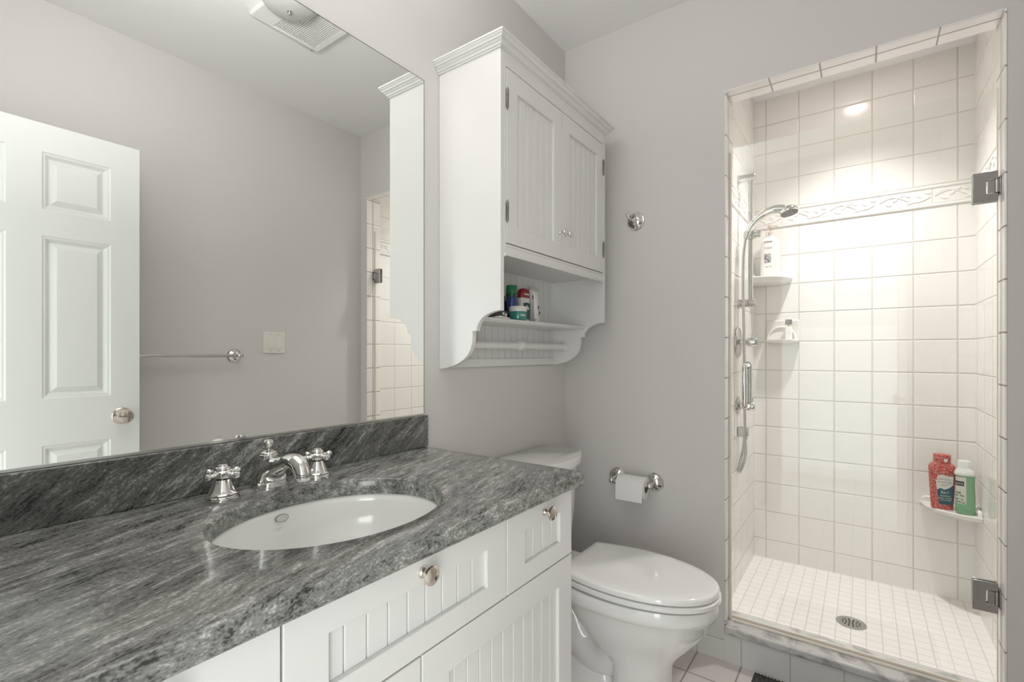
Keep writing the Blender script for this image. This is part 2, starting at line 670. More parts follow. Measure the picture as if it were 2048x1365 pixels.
# relief border course round the shower: two half-round bars, vine and leaves on each tile
def relief(bm, put, length, first, step):
    """put(s, z, h) -> world point; s along the wall, h out of the wall"""
    for zc in (1.983, 1.897):
        rings = []
        for s in (0, length):
            rings.append([put(s, zc + 0.008 * math.cos(a), 0.007 * math.sin(a)) for a in [PI * i / 8 for i in range(9)]])
        loft(bm, rings)
    s0 = first
    while s0 < length - 0.01:
        a, bb = max(s0 + 0.002, 0), min(s0 + step - 0.002, length)
        if bb - a > 0.02:
            pts = [put(a, 1.906, 0.0), put(bb, 1.906, 0.0), put(bb, 1.974, 0.0), put(a, 1.974, 0.0)]
            q = [put(a, 1.906, 0.003), put(bb, 1.906, 0.003), put(bb, 1.974, 0.003), put(a, 1.974, 0.003)]
            loft(bm, [pts, q])
            P = []
            n = 30
            for i in range(n + 1):
                t = i / n
                s = s0 + 0.008 + (step - 0.016) * t
                if a + 0.004 < s < bb - 0.004:
                    P.append(put(s, 1.940 + 0.019 * math.sin(2 * PI * t), 0.004))
            if len(P) > 3:
                tube(bm, P, 0.0028, seg=8)
            for t, dz, ang, ln in ((0.10, 0.016, 0.7, 0.017), (0.20, -0.014, -0.5, 0.018), (0.33, 0.004, 0.9, 0.017), (0.42, 0.020, 0.2, 0.016),
                                   (0.55, 0.017, -0.8, 0.018), (0.62, -0.018, 0.4, 0.018), (0.75, 0.008, -0.9, 0.017), (0.83, -0.008, 0.6, 0.017), (0.92, 0.018, -0.3, 0.015)):
                s = s0 + step * t
                if not (a + 0.014 < s < bb - 0.014):
                    continue
                z = 1.940 + dz
                rings = []
                for j in range(7):
                    u = -1 + 2 * j / 6
                    wd = 0.0068 * math.sqrt(max(1 - u * u, 0.01))
                    cs, cz = s + math.cos(ang) * ln * u, z + math.sin(ang) * ln * u * 0.7
                    rings.append([put(cs - math.sin(ang) * wd * math.cos(v), cz + math.cos(ang) * wd * math.cos(v),
                                      0.003 + 0.0045 * math.sin(v) * math.sqrt(max(1 - u * u, 0.02))) for v in [2 * PI * i / 8 for i in range(8)]])
                loft(bm, rings)
        s0 += step


b = NEW()
relief(b, lambda s, z, h: Vector((XL + s, SB - h, z)), XR - XL, 0.799 - XL - 0.2065, 0.2065)
struct('trim_6', b, M['border'])
b = NEW()
relief(b, lambda s, z, h: Vector((XR - h, D + 0.105 + s, z)), SB - D - 0.115, 0.0, 0.2065)
struct('trim_7', b, M['border'])
b = NEW()
relief(b, lambda s, z, h: Vector((XL + h, D + 0.105 + s, z)), SB - D - 0.115, 0.0, 0.2065)
struct('trim_8', b, M['border'])

# ------------------------------------------------------------------ open room door (seen in the mirror)
def panel_rings(bm, put, u0, u1, v0, v1, steps):
    rings = []
    for ins, dep in steps:
        rings.append([put(u0 + ins, v0 + ins, dep), put(u1 - ins, v0 + ins, dep), put(u1 - ins, v1 - ins, dep), put(u0 + ins, v1 - ins, dep)])
    loft(bm, rings, cap0=False)


xf_, xb_ = 1.350, 1.386
dk_ = 1.0406
dz_ = lambda z: 1.2 + (z - 1.2) * dk_
dy0, dy1 = 0.05, 0.713 * dk_
cols = ((0.138 * dk_, 0.332 * dk_), (0.422 * dk_, 0.620 * dk_))
rows = ((0.24, dz_(0.867)), (dz_(1.036), dz_(1.628)), (dz_(1.721), dz_(1.931)))
b = NEW()
ys = [dy0, cols[0][0], cols[0][1], cols[1][0], cols[1][1], dy1]
zs = [0.012, rows[0][0], rows[0][1], rows[1][0], rows[1][1], rows[2][0], rows[2][1], 2.066]
for side, sx in ((xf_, 1), (xb_, -1)):
    for i in range(5):
        for j in range(7):
            if i in (1, 3) and j in (1, 3, 5):
                panel_rings(b, lambda u, v, d: Vector((side + sx * d, u, v)), ys[i], ys[i + 1], zs[j], zs[j + 1],
                            ((0, 0), (0.006, 0.004), (0.010, 0.004), (0.021, 0.015), (0.024, 0.015), (0.043, 0.004)))
            else:
                q = [b.verts.new((side, y, z)) for y, z in ((ys[i], zs[j]), (ys[i + 1], zs[j]), (ys[i + 1], zs[j + 1]), (ys[i], zs[j + 1]))]
                b.faces.new(q)
for ya in (dy0, dy1):
    for j in range(7):
        b.faces.new([b.verts.new(p) for p in ((xf_, ya, zs[j]), (xb_, ya, zs[j]), (xb_, ya, zs[j + 1]), (xf_, ya, zs[j + 1]))])
for za in (zs[0], zs[-1]):
    for i in range(5):
        b.faces.new([b.verts.new(p) for p in ((xf_, ys[i], za), (xb_, ys[i], za), (xb_, ys[i + 1], za), (xf_, ys[i + 1], za))])
door = struct('door_1', b, M['trimw'], angle=20)
for sx, x0 in ((-1, xf_), (1, xb_)):
    b = NEW()
    lathe(b, [(0.0, 0), (0.035, 0), (0.034, 0.004), (0.028, 0.008), (0.016, 0.010), (0.0125, 0.014), (0.0125, 0.026), (0.016, 0.029), (0.025, 0.034),
              (0.0285, 0.043), (0.0285, 0.050), (0.025, 0.058), (0.016, 0.062), (0.0, 0.063)], (x0, 0.654 * dk_, dz_(0.953)), (sx, 0, 0))
    obj('door_knob', b, M['nickel'], door)
b = NEW()
box(b, xf_ + 0.008, xb_ - 0.008, dy1 - 0.001, dy1 + 0.0015, 0.918, 0.972)
obj('latch_plate', b, M['pewter'], door)

# ------------------------------------------------------------------ wall mirror
t = thing('wall_mirror', (0.0, 0.575, 1.006), 'large frameless wall mirror above the granite backsplash', 'mirror')
b = NEW()
box(b, 0.001, 0.0045, 0.05, 1.0995, 1.0065, 2.081)
obj('mirror_pane', b, M['mirror'], t)
b = NEW()
box(b, 0.0005, 0.0048, 1.0995, 1.1012, 1.0065, 2.0825)
box(b, 0.0005, 0.0048, 0.05, 1.0995, 2.081, 2.0825)
obj('mirror_edge', b, M['medge'], t)
b = NEW()
box(b, 0.0005, 0.0075, 0.05, 1.1012, 1.0036, 1.0085)
obj('bottom_channel', b, M['chromed'], t)

# ------------------------------------------------------------------ beadboard / shaker helpers
def bead_panel(bm, y0, y1, z0, z1, x, back, spacing, off, dep=0.004, half=0.0012):
    """vertical grooves on a panel whose face is at x (facing +X)"""
    pts = [(y0, x)]
    g = off
    while g < y1 - half:
        if g > y0 + half:
            pts += [(g - half, x), (g - half, x - dep), (g + half, x - dep), (g + half, x)]
        g += spacing
    pts += [(y1, x), (y1, back), (y0, back)]
    prism(bm, [(px, py) for py, px in pts], 'z', z0, z1)


def shaker(bm, y0, y1, z0, z1, py0, py1, pz0, pz1, x0, x1, spacing, off, rec=0.009, half=0.0012):
    def rr(x, a0, a1, c0, c1):
        return [Vector((x, a0, c0)), Vector((x, a1, c0)), Vector((x, a1, c1)), Vector((x, a0, c1))]
    loft(bm, [rr(x0, y0, y1, z0, z1), rr(x1, y0, y1, z0, z1), rr(x1, py0, py1, pz0, pz1), rr(x0, py0, py1, pz0, pz1)], closed=True)
    bead_panel(bm, py0, py1, pz0, pz1, x1 - rec, x0, spacing, off, half=half)


def knob(parent, x, y, z, r=0.016, d=(1, 0, 0), mat='nickel'):
    b = NEW()
    k = r / 0.016
    lathe(b, [(0, 0), (0.0095 * k, 0), (0.0095 * k, 0.002), (0.0065 * k, 0.004), (0.005 * k, 0.008), (0.005 * k, 0.014), (0.008 * k, 0.017), (0.014 * k, 0.019),
              (0.016 * k, 0.022), (0.0155 * k, 0.0255), (0.011 * k, 0.029), (0.0, 0.0305)], (x, y, z), d, 28)
    return obj('knob', b, M[mat], parent)


# ------------------------------------------------------------------ vanity
vy0, vy1 = 0.056, 1.098
t = thing('vanity_cabinet', (0.27, 0.577, 0.0), 'white painted bathroom vanity with beadboard drawers and doors under the granite top', 'vanity cabinet')
b = NEW()
box(b, 0.003, 0.522, vy0, vy0 + 0.018, 0.0, 0.865)
box(b, 0.003, 0.522, vy1 - 0.018, vy1, 0.0, 0.865)
box(b, 0.003, 0.020, vy0 + 0.018, vy1 - 0.018, 0.1, 0.865)
box(b, 0.020, 0.522, vy0 + 0.018, vy1 - 0.018, 0.1, 0.118)
box(b, 0.45, 0.465, vy0 + 0.018, vy1 - 0.018, 0.0, 0.1)
box(b, 0.505, 0.522, vy0 + 0.018, vy1 - 0.018, 0.84, 0.865)
box(b, 0.505, 0.522, vy0 + 0.018, vy1 - 0.018, 0.67, 0.70)
box(b, 0.505, 0.522, 0.32, 0.345, 0.70, 0.84)
box(b, 0.505, 0.522, 0.808, 0.833, 0.70, 0.84)
obj('carcass', b, M['white'], t, bevel=0.001)
for y0, y1, p0, p1, kn in ((vy0, 0.330, 0.125, 0.262, 0.19), (0.3335, 0.8175, 0.400, 0.753, 0.577), (0.8205, vy1, 0.888, 1.041, 0.966)):
    b = NEW()
    shaker(b, y0, y1, 0.690, 0.863, p0, p1, 0.733, 0.808, 0.524, 0.545, 0.0408, p0 + (0.030 if p1 - p0 > 0.3 else 0.042))
    dr = obj('drawer', b, M['white'], t, bevel=0.0018)
    knob(dr, 0.545, kn, 0.829, 0.0165)
for y0, y1, p0, p1 in ((vy0, 0.5735, 0.12, 0.508), (0.5775, vy1, 0.644, 1.035)):
    b = NEW()
    shaker(b, y0, y1, 0.105, 0.6865, p0, p1, 0.17, 0.624, 0.524, 0.545, 0.0378, p0 + 0.020)
    obj('cabinet_door', b, M['white'], t, bevel=0.0018)

# granite top with an oval cut-out, and its backsplash
SX, SY, SA, SBB = 0.318, 0.566, 0.181, 0.222
t = thing('countertop', (0.29, 0.577, 0.866), 'grey veined granite countertop with oval cutout and low backsplash', 'countertop')
cx0, cx1, cy0, cy1 = 0.0015, 0.578, 0.0505, 1.104
angs = [2 * PI * i / 120 for i in range(120)]
for px, py in ((cx0, cy0), (cx0, cy1), (cx1, cy0), (cx1, cy1)):
    angs.append(math.atan2(py - SY, px - SX) % (2 * PI))
angs = sorted(angs)


def rect_ring(ins, z):
    out = []
    for a in angs:
        c, s = math.cos(a), math.sin(a)
        k = 1e9
        if abs(c) > 1e-9:
            k = min(k, ((cx1 - ins if c > 0 else cx0) - SX) / c)
        if abs(s) > 1e-9:
            k = min(k, ((cy1 - ins if s > 0 else cy0) - SY) / s)
        out.append(Vector((SX + c * k, SY + s * k, z)))
    return out


def ell_ring(g, z):
    return [Vector((SX + (SA + g) * math.cos(a2), SY + (SBB + g) * math.sin(a2), z)) for a2 in
            [math.atan2(math.sin(a) / SBB, math.cos(a) / SA) for a in angs]]


b = NEW()
loft(b, [ell_ring(0, 0.8665), ell_ring(0, 0.897), ell_ring(0.002, 0.901), ell_ring(0.005, 0.903), rect_ring(0.010, 0.903), rect_ring(0.0045, 0.9015), rect_ring(0.0012, 0.898),
         rect_ring(0, 0.893), rect_ring(0, 0.873), rect_ring(0.002, 0.8685), rect_ring(0.005, 0.8665)], closed=True)
obj('slab', b, M['granite'], t)
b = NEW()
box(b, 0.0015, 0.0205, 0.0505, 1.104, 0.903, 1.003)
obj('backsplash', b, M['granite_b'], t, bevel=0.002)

# undermount basin
t = thing('sink_basin', (SX, SY, 0.72), 'white oval undermount basin set below the granite', 'sink')
b = NEW()


def sr(k, z, dx=0.0):
    return [Vector((SX + dx + (SA + 0.002) * k * math.cos(a), SY + (SBB + 0.002) * k * math.sin(a), z)) for a in [2 * PI * i / 72 for i in range(72)]]


prof = [(1.09, 0.8655), (1.01, 0.8655), (0.995, 0.861), (0.985, 0.85), (0.965, 0.825), (0.925, 0.795), (0.84, 0.765), (0.70, 0.745), (0.5, 0.734), (0.3, 0.729), (0.11, 0.727)]
loft(b, [sr(k, z) for k, z in prof] + [sr(k + (0.03 if k < 1.05 else 0), z - 0.008) for k, z in prof[::-1]], cap0=False, cap1=False, closed=True)
obj('bowl', b, M['sinkw'], t)
b = NEW()
lathe(b, [(0, 0.001), (0.021, 0.001), (0.023, 0.003), (0.022, 0.006), (0.019, 0.0055), (0.018, 0.004), (0.012, 0.0065), (0, 0.007)], (SX, SY, 0.7265))
obj('drain_flange', b, M['chrome'], t)
b = NEW()
# oval stamp on the rear slope of the bowl
cmark = Vector((0.1415, 0.553, 0.8475))
nrm = Vector((0.97, 0.05, 0.16)).normalized()
e1 = nrm.cross(Vector((0, 0, 1))).normalized()
e2 = e1.cross(nrm)
rings = []
for k, h in ((1.0, -0.003), (1.0, 0.0014), (0.05, 0.0014)):
    rings.append([cmark + nrm * h + e1 * 0.0150 * k * math.cos(a) + e2 * 0.0080 * k * math.sin(a) for a in [2 * PI * i / 32 for i in range(32)]])
loft(b, rings, cap0=False)
obj('oval_stamp', b, simple('stamp_grey', (0.30, 0.30, 0.29), 0.3), t)
b = NEW()
loft(b, [[cmark + nrm * h + e1 * 0.0132 * k * math.cos(a) + e2 * 0.0066 * k * math.sin(a) for a in [2 * PI * i / 32 for i in range(32)]] for k, h in ((1.0, 0.001), (1.0, 0.0018), (0.05, 0.0018))], cap0=False)
obj('stamp_face', b, simple('stamp_pale', (0.60, 0.60, 0.585), 0.2), t)

# widespread faucet
fx, fy, fz = 0.074, 0.562, 0.9032
t = thing('faucet', (fx, fy, fz), 'polished chrome widespread faucet with two cross handles behind the basin', 'faucet')
b = NEW()
lathe(b, [(0, 0), (0.0395, 0), (0.0395, 0.0035), (0.0375, 0.0045), (0.039, 0.006), (0.039, 0.009), (0.037, 0.010), (0.038, 0.0115), (0.0375, 0.0145), (0.035, 0.016), (0, 0.017)], (fx - 0.002, fy, fz), seg=40)
P = [(0.076, 0.014), (0.080, 0.027), (0.088, 0.040), (0.103, 0.050), (0.122, 0.0565), (0.142, 0.063), (0.162, 0.0680), (0.181, 0.0675), (0.196, 0.060), (0.204, 0.049), (0.2055, 0.041)]
R = [0.0350, 0.0330, 0.0285, 0.0225, 0.0178, 0.0155, 0.0158, 0.0175, 0.0175, 0.0160, 0.0150]
tube(b, catmull([(x, fy, fz + z) for x, z in P], 6), lerp_list(R, 6), seg=24)
lathe(b, [(0, 0), (0.0168, 0), (0.0168, 0.003), (0.0155, 0.004), (0.0165, 0.006), (0.0155, 0.008), (0.014, 0.011), (0, 0.012)], (0.2062, fy, fz + 0.044), (0.05, 0, -1), 28)
lathe(b, [(0.006, 0.02), (0.0200, 0.040), (0.0205, 0.050), (0.0175, 0.060), (0.0160, 0.066), (0.0195, 0.068), (0.0200, 0.071), (0.0165, 0.073), (0.0175, 0.0755), (0.0120, 0.079), (0.007, 0.081), (0, 0.0815)], (0.069, fy, fz))
obj('spout', b, M['chrome'], t)
b = NEW()
lathe(b, [(0.003, 0.079), (0.0035, 0.086), (0.007, 0.088), (0.010, 0.092), (0.0112, 0.097), (0.0095, 0.102), (0.005, 0.1045), (0, 0.105)], (0.069, fy, fz))
obj('lift_knob', b, M['chrome'], t)
for hy, a0 in ((0.456, 0.35), (0.668, 0.12)):
    b = NEW()
    lathe(b, [(0, 0), (0.0315, 0), (0.0315, 0.004), (0.0295, 0.005), (0.0305, 0.0075), (0.028, 0.009), (0.0285, 0.0125), (0.0255, 0.015), (0.0225, 0.022), (0.0185, 0.031),
              (0.0155, 0.038), (0.0145, 0.0405), (0.010, 0.041), (0, 0.041)], (0.090, hy, fz), seg=36)
    h = obj('handle', b, M['chrome'], t)
    b = NEW()
    lathe(b, [(0.0, 0.040), (0.0115, 0.041), (0.0165, 0.0445), (0.0175, 0.050), (0.0168, 0.057), (0.0135, 0.060), (0.0155, 0.062), (0.0145, 0.065), (0.0105, 0.0665), (0.0095, 0.070), (0.006, 0.0712), (0, 0.0715)], (0.090, hy, fz), seg=28)
    for i in range(4):
        a = a0 + i * PI / 2
        dv = Vector((math.cos(a), math.sin(a), 0))
        c = Vector((0.090, hy, fz + 0.0515))
        lathe(b, [(0.0, 0.010), (0.006, 0.012), (0.0045, 0.018), (0.0055, 0.020), (0.004, 0.022), (0.0042, 0.026), (0.0055, 0.027), (0.004, 0.029), (0.0065, 0.032), (0.0075, 0.0355), (0.0065, 0.039), (0.003, 0.041), (0, 0.0412)], c, dv, 14)
    obj('cross_grip', b, M['chrome'], h)

# ------------------------------------------------------------------ wall cabinet over the toilet
yL, yR, xf = 1.174, 1.914, 0.259
t = thing('wall_cabinet', (0.0, (yL + yR) / 2, 1.148), 'white beadboard wall cabinet with crown, open shelf and towel rod above the toilet', 'cabinet')
prof = [(0.0008, 1.148), (0.03, 1.152), (0.066, 1.1605), (0.090, 1.170), (0.110, 1.181), (0.126, 1.195), (0.138, 1.212), (0.1445, 1.232), (0.147, 1.255), (0.147, 1.272), (0.1635, 1.272)]
for i in range(1, 9):
    a = i / 8 * PI / 2
    prof.append((xf - 0.0955 * math.cos(a), 1.272 + 0.0605 * math.sin(a)))
prof += [(xf, 2.150), (0.0008, 2.150)]
for ya in (yL, yR - 0.018):
    b = NEW()
    prism(b, prof, 'y', ya, ya + 0.018)
    obj('side_panel', b, M['white'], t, bevel=0.0012)
b = NEW()
box(b, 0.004, xf - 0.02, yL + 0.018, yR - 0.018, 2.128, 2.146)
box(b, 0.010, xf - 0.018, yL + 0.018, yR - 0.018, 1.521, 1.537)
box(b, xf - 0.018, xf, yL + 0.0182, 1.2015, 1.5, 2.15)
box(b, xf - 0.018, xf, 1.8895, yR - 0.0182, 1.5, 2.15)
box(b, xf - 0.018, xf, 1.2015, 1.8895, 2.090, 2.15)
box(b, xf - 0.018, xf, 1.2015, 1.8895, 1.512, 1.541)
obj('face_frame', b, M['white'], t, bevel=0.0008)
b = NEW()
for zc, r in ((1.5075, 0.0045), (1.5345, 0.003)):
    tube(b, [(xf + 0.0005, yL + 0.019, zc), (xf + 0.0005, yR - 0.019, zc)], r, 10)
obj('rail_bead', b, M['white'], t)
b = NEW()
cp = [(-0.002, 2.134), (0.0045, 2.134), (0.0045, 2.1395), (0.0080, 2.1395), (0.0110, 2.1445), (0.0160, 2.1480), (0.0160, 2.1525), (0.0200, 2.1525), (0.0220, 2.1575), (0.0265, 2.1615), (0.0265, 2.1655), (0.0290, 2.1655), (0.0290, 2.1715), (-0.002, 2.1715)]
rings = []
for pos in ((0.0008, yL, 0, -1), (xf, yL, 1, -1), (xf, yR, 1, 1), (0.0008, yR, 0, 1)):
    rings.append([Vector((pos[0] + o * pos[2], pos[1] + o * pos[3], z)) for o, z in cp])
loft(b, rings)
box(b, 0.0008, xf + 0.004, yL + 0.001, yR - 0.001, 2.1535, 2.1695)
obj('crown_moulding', b, M['white'], t, angle=18)
b = NEW()
bead_panel(b, yL + 0.018, yR - 0.018, 1.180, 2.125, 0.009, 0.0015, 0.0412, 1.2005, dep=0.003, half=0.0012)
obj('back_panel', b, M['white'], t)
b = NEW()
box(b, 0.0012, 0.018, yL + 0.018, yR - 0.018, 1.152, 1.1815)
obj('hanging_rail', b, M['white'], t, bevel=0.002)
for py in (1.365, 1.786):
    b = NEW()
    lathe(b, [(0, 0), (0.0065, 0), (0.006, 0.002), (0.003, 0.0035), (0, 0.0036)], (0.018, py, 1.167), (1, 0, 0), 16)
    obj('screw_cap', b, M['white'], t)
b = NEW()
sh = [(0.010, 1.3055), (0.160, 1.3055), (0.1655, 1.307), (0.167, 1.3095), (0.165, 1.3115), (0.169, 1.3125), (0.1705, 1.3155), (0.169, 1.3185), (0.164, 1.3205), (0.010, 1.3205)]
prism(b, sh, 'y', yL + 0.0182, yR - 0.0182)
obj('shelf', b, M['white'], t, angle=25)
b = NEW()
lathe(b, [(0.0135, 0.0), (0.0135, 0.335), (0.0165, 0.338), (0.0180, 0.343), (0.0150, 0.347), (0.0185, 0.353), (0.0185, 0.359), (0.0150, 0.365), (0.0180, 0.369), (0.0165, 0.374), (0.0135, 0.377), (0.0135, 0.7036)], (0.069, yL + 0.0182, 1.231), (0, 1, 0), 28)
for yy, dd in ((yL + 0.0182, 1), (yR - 0.0182, -1)):
    lathe(b, [(0, 0), (0.021, 0), (0.022, 0.004), (0.020, 0.009), (0.0165, 0.012), (0.0165, 0.016), (0.013, 0.018)], (0.069, yy, 1.231), (0, dd, 0), 28)
obj('towel_rod', b, M['white'], t)
doors = ((1.2035, 1.5445, 1.262, 1.487, 1.5265, 1.204), (1.5465, 1.8875, 1.602, 1.832, 1.5665, 1.8905))
for y0, y1, p0, p1, ky, hy in doors:
    b = NEW()
    shaker(b, y0, y1, 1.5445, 2.0865, p0, p1, 1.602, 2.027, xf - 0.018, xf + 0.0008, 0.0412, p0 + 0.021, rec=0.0075, half=0.0019)
    dr = obj('cabinet_door', b, M['white'], t, bevel=0.0015)
    knob(dr, xf + 0.0008, ky, 1.640, 0.0115, mat='chrome')
    for z0 in (1.605, 1.9535):
        b = NEW()
        lathe(b, [(0, 0), (0.0015, 0.001), (0.0028, 0.006), (0.0042, 0.009), (0.0042, 0.0275), (0.0036, 0.028), (0.0042, 0.0285), (0.0042, 0.045), (0.0036, 0.0455), (0.0042, 0.046), (0.0042, 0.063), (0.0028, 0.066), (0.0015, 0.071), (0, 0.072)], (xf + 0.0035, hy, z0), seg=14)
        box(b, xf + 0.0002, xf + 0.003, hy - 0.0045, hy + 0.0045, z0 + 0.009, z0 + 0.063)
        obj('hinge', b, M['pewter'], dr)

# ------------------------------------------------------------------ toiletries on the cabinet shelf
zS = 1.3208


def rbox_ring(cx, cy_, hx, hy, z, n=5.0, seg=40, rot=0.0):
    out = []
    for i in range(seg):
        a = 2 * PI * i / seg
        c, s = math.cos(a), math.sin(a)
        x = hx * math.copysign(abs(c) ** (2 / n), c)
        y = hy * math.copysign(abs(s) ** (2 / n), s)
        out.append(Vector((cx + x * math.cos(rot) - y * math.sin(rot), cy_ + x * math.sin(rot) + y * math.cos(rot), z)))
    return out


green = simple('green_plastic_cap', (0.015, 0.17, 0.06), 0.25)
greend = simple('dark_green_plastic', (0.006, 0.07, 0.035), 0.3)
blue = simple('blue_metallic_can', (0.05, 0.075, 0.22), 0.28, metal=0.5)
blued = simple('dark_blue_print', (0.01, 0.02, 0.09), 0.3)
red = simple('dark_red_plastic', (0.22, 0.012, 0.016), 0.25)
tealc = simple('teal_gel', (0.025, 0.20, 0.17), 0.12, coat=0.5)
teald = simple('dark_teal_print', (0.01, 0.06, 0.055), 0.3)
black = simple('black_print', (0.015, 0.015, 0.015), 0.4)
offw = simple('off_white_plastic', (0.66, 0.63, 0.59), 0.3)

c = (0.078, 1.482)
t = thing('shaving_can', (c[0], c[1], zS), 'blue spray can with a green cap on the cabinet shelf', 'can')
b = NEW()
lathe(b, [(0, 0), (0.0200, 0), (0.0217, 0.003), (0.0217, 0.088), (0.0207, 0.092), (0, 0.092)], (c[0], c[1], zS))
obj('can_body', b, blue, t)
for za, zb2 in ((0.008, 0.026), (0.040, 0.050), (0.056, 0.0575)):
    b = NEW()
    lathe(b, [(0.0212, za), (0.02185, za + 0.0003), (0.02185, zb2 - 0.0003), (0.0212, zb2)], (c[0], c[1], zS))
    obj('printed_band', b, blued, t)
b = NEW()
lathe(b, [(0, 0.092), (0.0225, 0.0915), (0.0225, 0.105), (0.0219, 0.1055), (0, 0.1055)], (c[0], c[1], zS))
obj('cap_collar', b, greend, t)
b = NEW()
lathe(b, [(0, 0.1055), (0.0217, 0.1055), (0.0213, 0.132), (0.0200, 0.1365), (0.015, 0.138), (0, 0.1382)], (c[0], c[1], zS))
obj('cap', b, green, t)

c = (0.136, 1.4405)
t = thing('cosmetic_jar', (c[0], c[1], zS), 'small teal jar with a white screw lid at the shelf front', 'jar')
b = NEW()
lathe(b, [(0, 0), (0.0285, 0), (0.0300, 0.003), (0.0310, 0.008), (0.0316, 0.029), (0.0300, 0.032), (0, 0.032)], (c[0], c[1], zS), seg=40)
obj('jar_body', b, tealc, t)
b = NEW()
lathe(b, [(0, 0.032), (0.0327, 0.032), (0.0330, 0.0335), (0.0327, 0.0485), (0.0312, 0.0505), (0, 0.051)], (c[0], c[1], zS), seg=40)
obj('lid', b, offw, t)
for k in range(7):
    b = NEW()
    a = -0.70 + k * 0.1
    p = Vector((c[0] + 0.0314 * math.cos(a), c[1] + 0.0314 * math.sin(a), zS + 0.018))
    box(b, p.x - 0.0006, p.x + 0.0006, p.y - 0.0011, p.y + 0.0011, p.z - 0.0030, p.z + (0.0035 if k % 3 else 0.001))
    obj('label_print', b, offw, t)

c = (0.085, 1.550)
t = thing('deodorant_stick', (c[0], c[1], zS), 'white deodorant stick with a dark red domed cap', 'deodorant')
b = NEW()
loft(b, [rbox_ring(c[0], c[1], 0.014, 0.027, zS, 3), rbox_ring(c[0], c[1], 0.016, 0.0290, zS + 0.004, 3), rbox_ring(c[0], c[1], 0.0165, 0.0295, zS + 0.094, 3), rbox_ring(c[0], c[1], 0.013, 0.026, zS + 0.096, 3)])
obj('stick_body', b, offw, t)
b = NEW()
rr = []
for k, z in ((0.98, 0.0945), (1.0, 0.096), (0.99, 0.108), (0.95, 0.117), (0.84, 0.125), (0.62, 0.130), (0.3, 0.1325), (0.05, 0.133)):
    rr.append(rbox_ring(c[0], c[1], 0.0165 * min(1, k + 0.1), 0.0295 * k, zS + z, 3))
loft(b, rr)
obj('cap', b, red, t)
b = NEW()
prism(b, [(c[1] - 0.019, zS + 0.012), (c[1] + 0.019, zS + 0.012), (c[1] + 0.021, zS + 0.074), (c[1], zS + 0.077), (c[1] - 0.021, zS + 0.074)], 'x', c[0] + 0.012, c[0] + 0.01705)
obj('label_panel', b, teald, t)
b = NEW()
prism(b, [(c[1] - 0.013, zS + 0.050), (c[1] + 0.013, zS + 0.050), (c[1] + 0.013, zS + 0.055), (c[1], zS + 0.067), (c[1] - 0.013, zS + 0.055)], 'x', c[0] + 0.0165, c[0] + 0.0175)
obj('house_emblem', b, offw, t)
b = NEW()
box(b, c[0] + 0.012, c[0] + 0.0172, c[1] - 0.017, c[1] + 0.014, zS + 0.106, zS + 0.111)
obj('cap_band', b, offw, t)


def squeeze_tube(name, c, hw, htop, label, marks, cap=0.016):
    t = thing(name, (c[0], c[1], zS), label, 'tube')
    b = NEW()
    lathe(b, [(0, 0), (0.013, 0), (0.0135, 0.002), (0.013, cap), (0, cap)], (c[0], c[1], zS), seg=24)
    obj('cap', b, offw, t)
    b = NEW()
    loft(b, [rbox_ring(c[0], c[1], 0.011, 0.011, zS + cap, 2), rbox_ring(c[0], c[1], 0.0135, 0.0150, zS + cap + 0.005, 2.2), rbox_ring(c[0], c[1], 0.009, hw, zS + htop * 0.6, 2),
             rbox_ring(c[0], c[1], 0.003, hw + 0.002, zS + htop - 0.008, 2), rbox_ring(c[0], c[1], 0.0012, hw + 0.002, zS + htop, 2)])
    obj('tube_body', b, M['wplastic'], t)
    for y, z, w, h in marks:
        b = NEW()
        box(b, c[0] + 0.002, c[0] + 0.0125 - max(0, z - 0.03) * 0.07, c[1] + y - w, c[1] + y + w, zS + z - h, zS + z + h)
        obj('label_print', b, black, t)
    return t


squeeze_tube('ointment_tube', (0.050, 1.664), 0.0155, 0.140, 'white tube with dark print just behind the red-capped deodorant',
             ((0.0, 0.110, 0.006, 0.008), (0.003, 0.060, 0.006, 0.003), (0.004, 0.046, 0.005, 0.004), (0.004, 0.034, 0.007, 0.002)))
squeeze_tube('cream_tube', (0.084, 1.640), 0.0165, 0.129, 'white tube with bold black lettering, rightmost on the cabinet shelf',
             ((0.002, 0.060, 0.004, 0.012), (0.006, 0.045, 0.008, 0.004), (0.001, 0.036, 0.007, 0.003)))
c = (0.0255, 1.712)
t = thing('pale_bottle', (c[0], c[1], zS), 'pale round-shouldered bottle against the beadboard behind the white tubes', 'bottle')
b = NEW()
rr = []
for k, z in ((0.96, 0), (1.0, 0.004), (1.0, 0.125), (0.97, 0.138), (0.86, 0.149), (0.66, 0.1565), (0.36, 0.161), (0.05, 0.1625)):
    rr.append(rbox_ring(c[0], c[1], 0.012 * min(1, k + 0.15), 0.0280 * k, zS + z, 2.6))
loft(b, rr)
obj('bottle_body', b, simple('frosted_clear_plastic', (0.62, 0.60, 0.57), 0.3), t)
b = NEW()
box(b, c[0] + 0.008, c[0] + 0.0124, c[1] - 0.015, c[1] + 0.015, zS + 0.03, zS + 0.09)
obj('label_panel', b, offw, t)

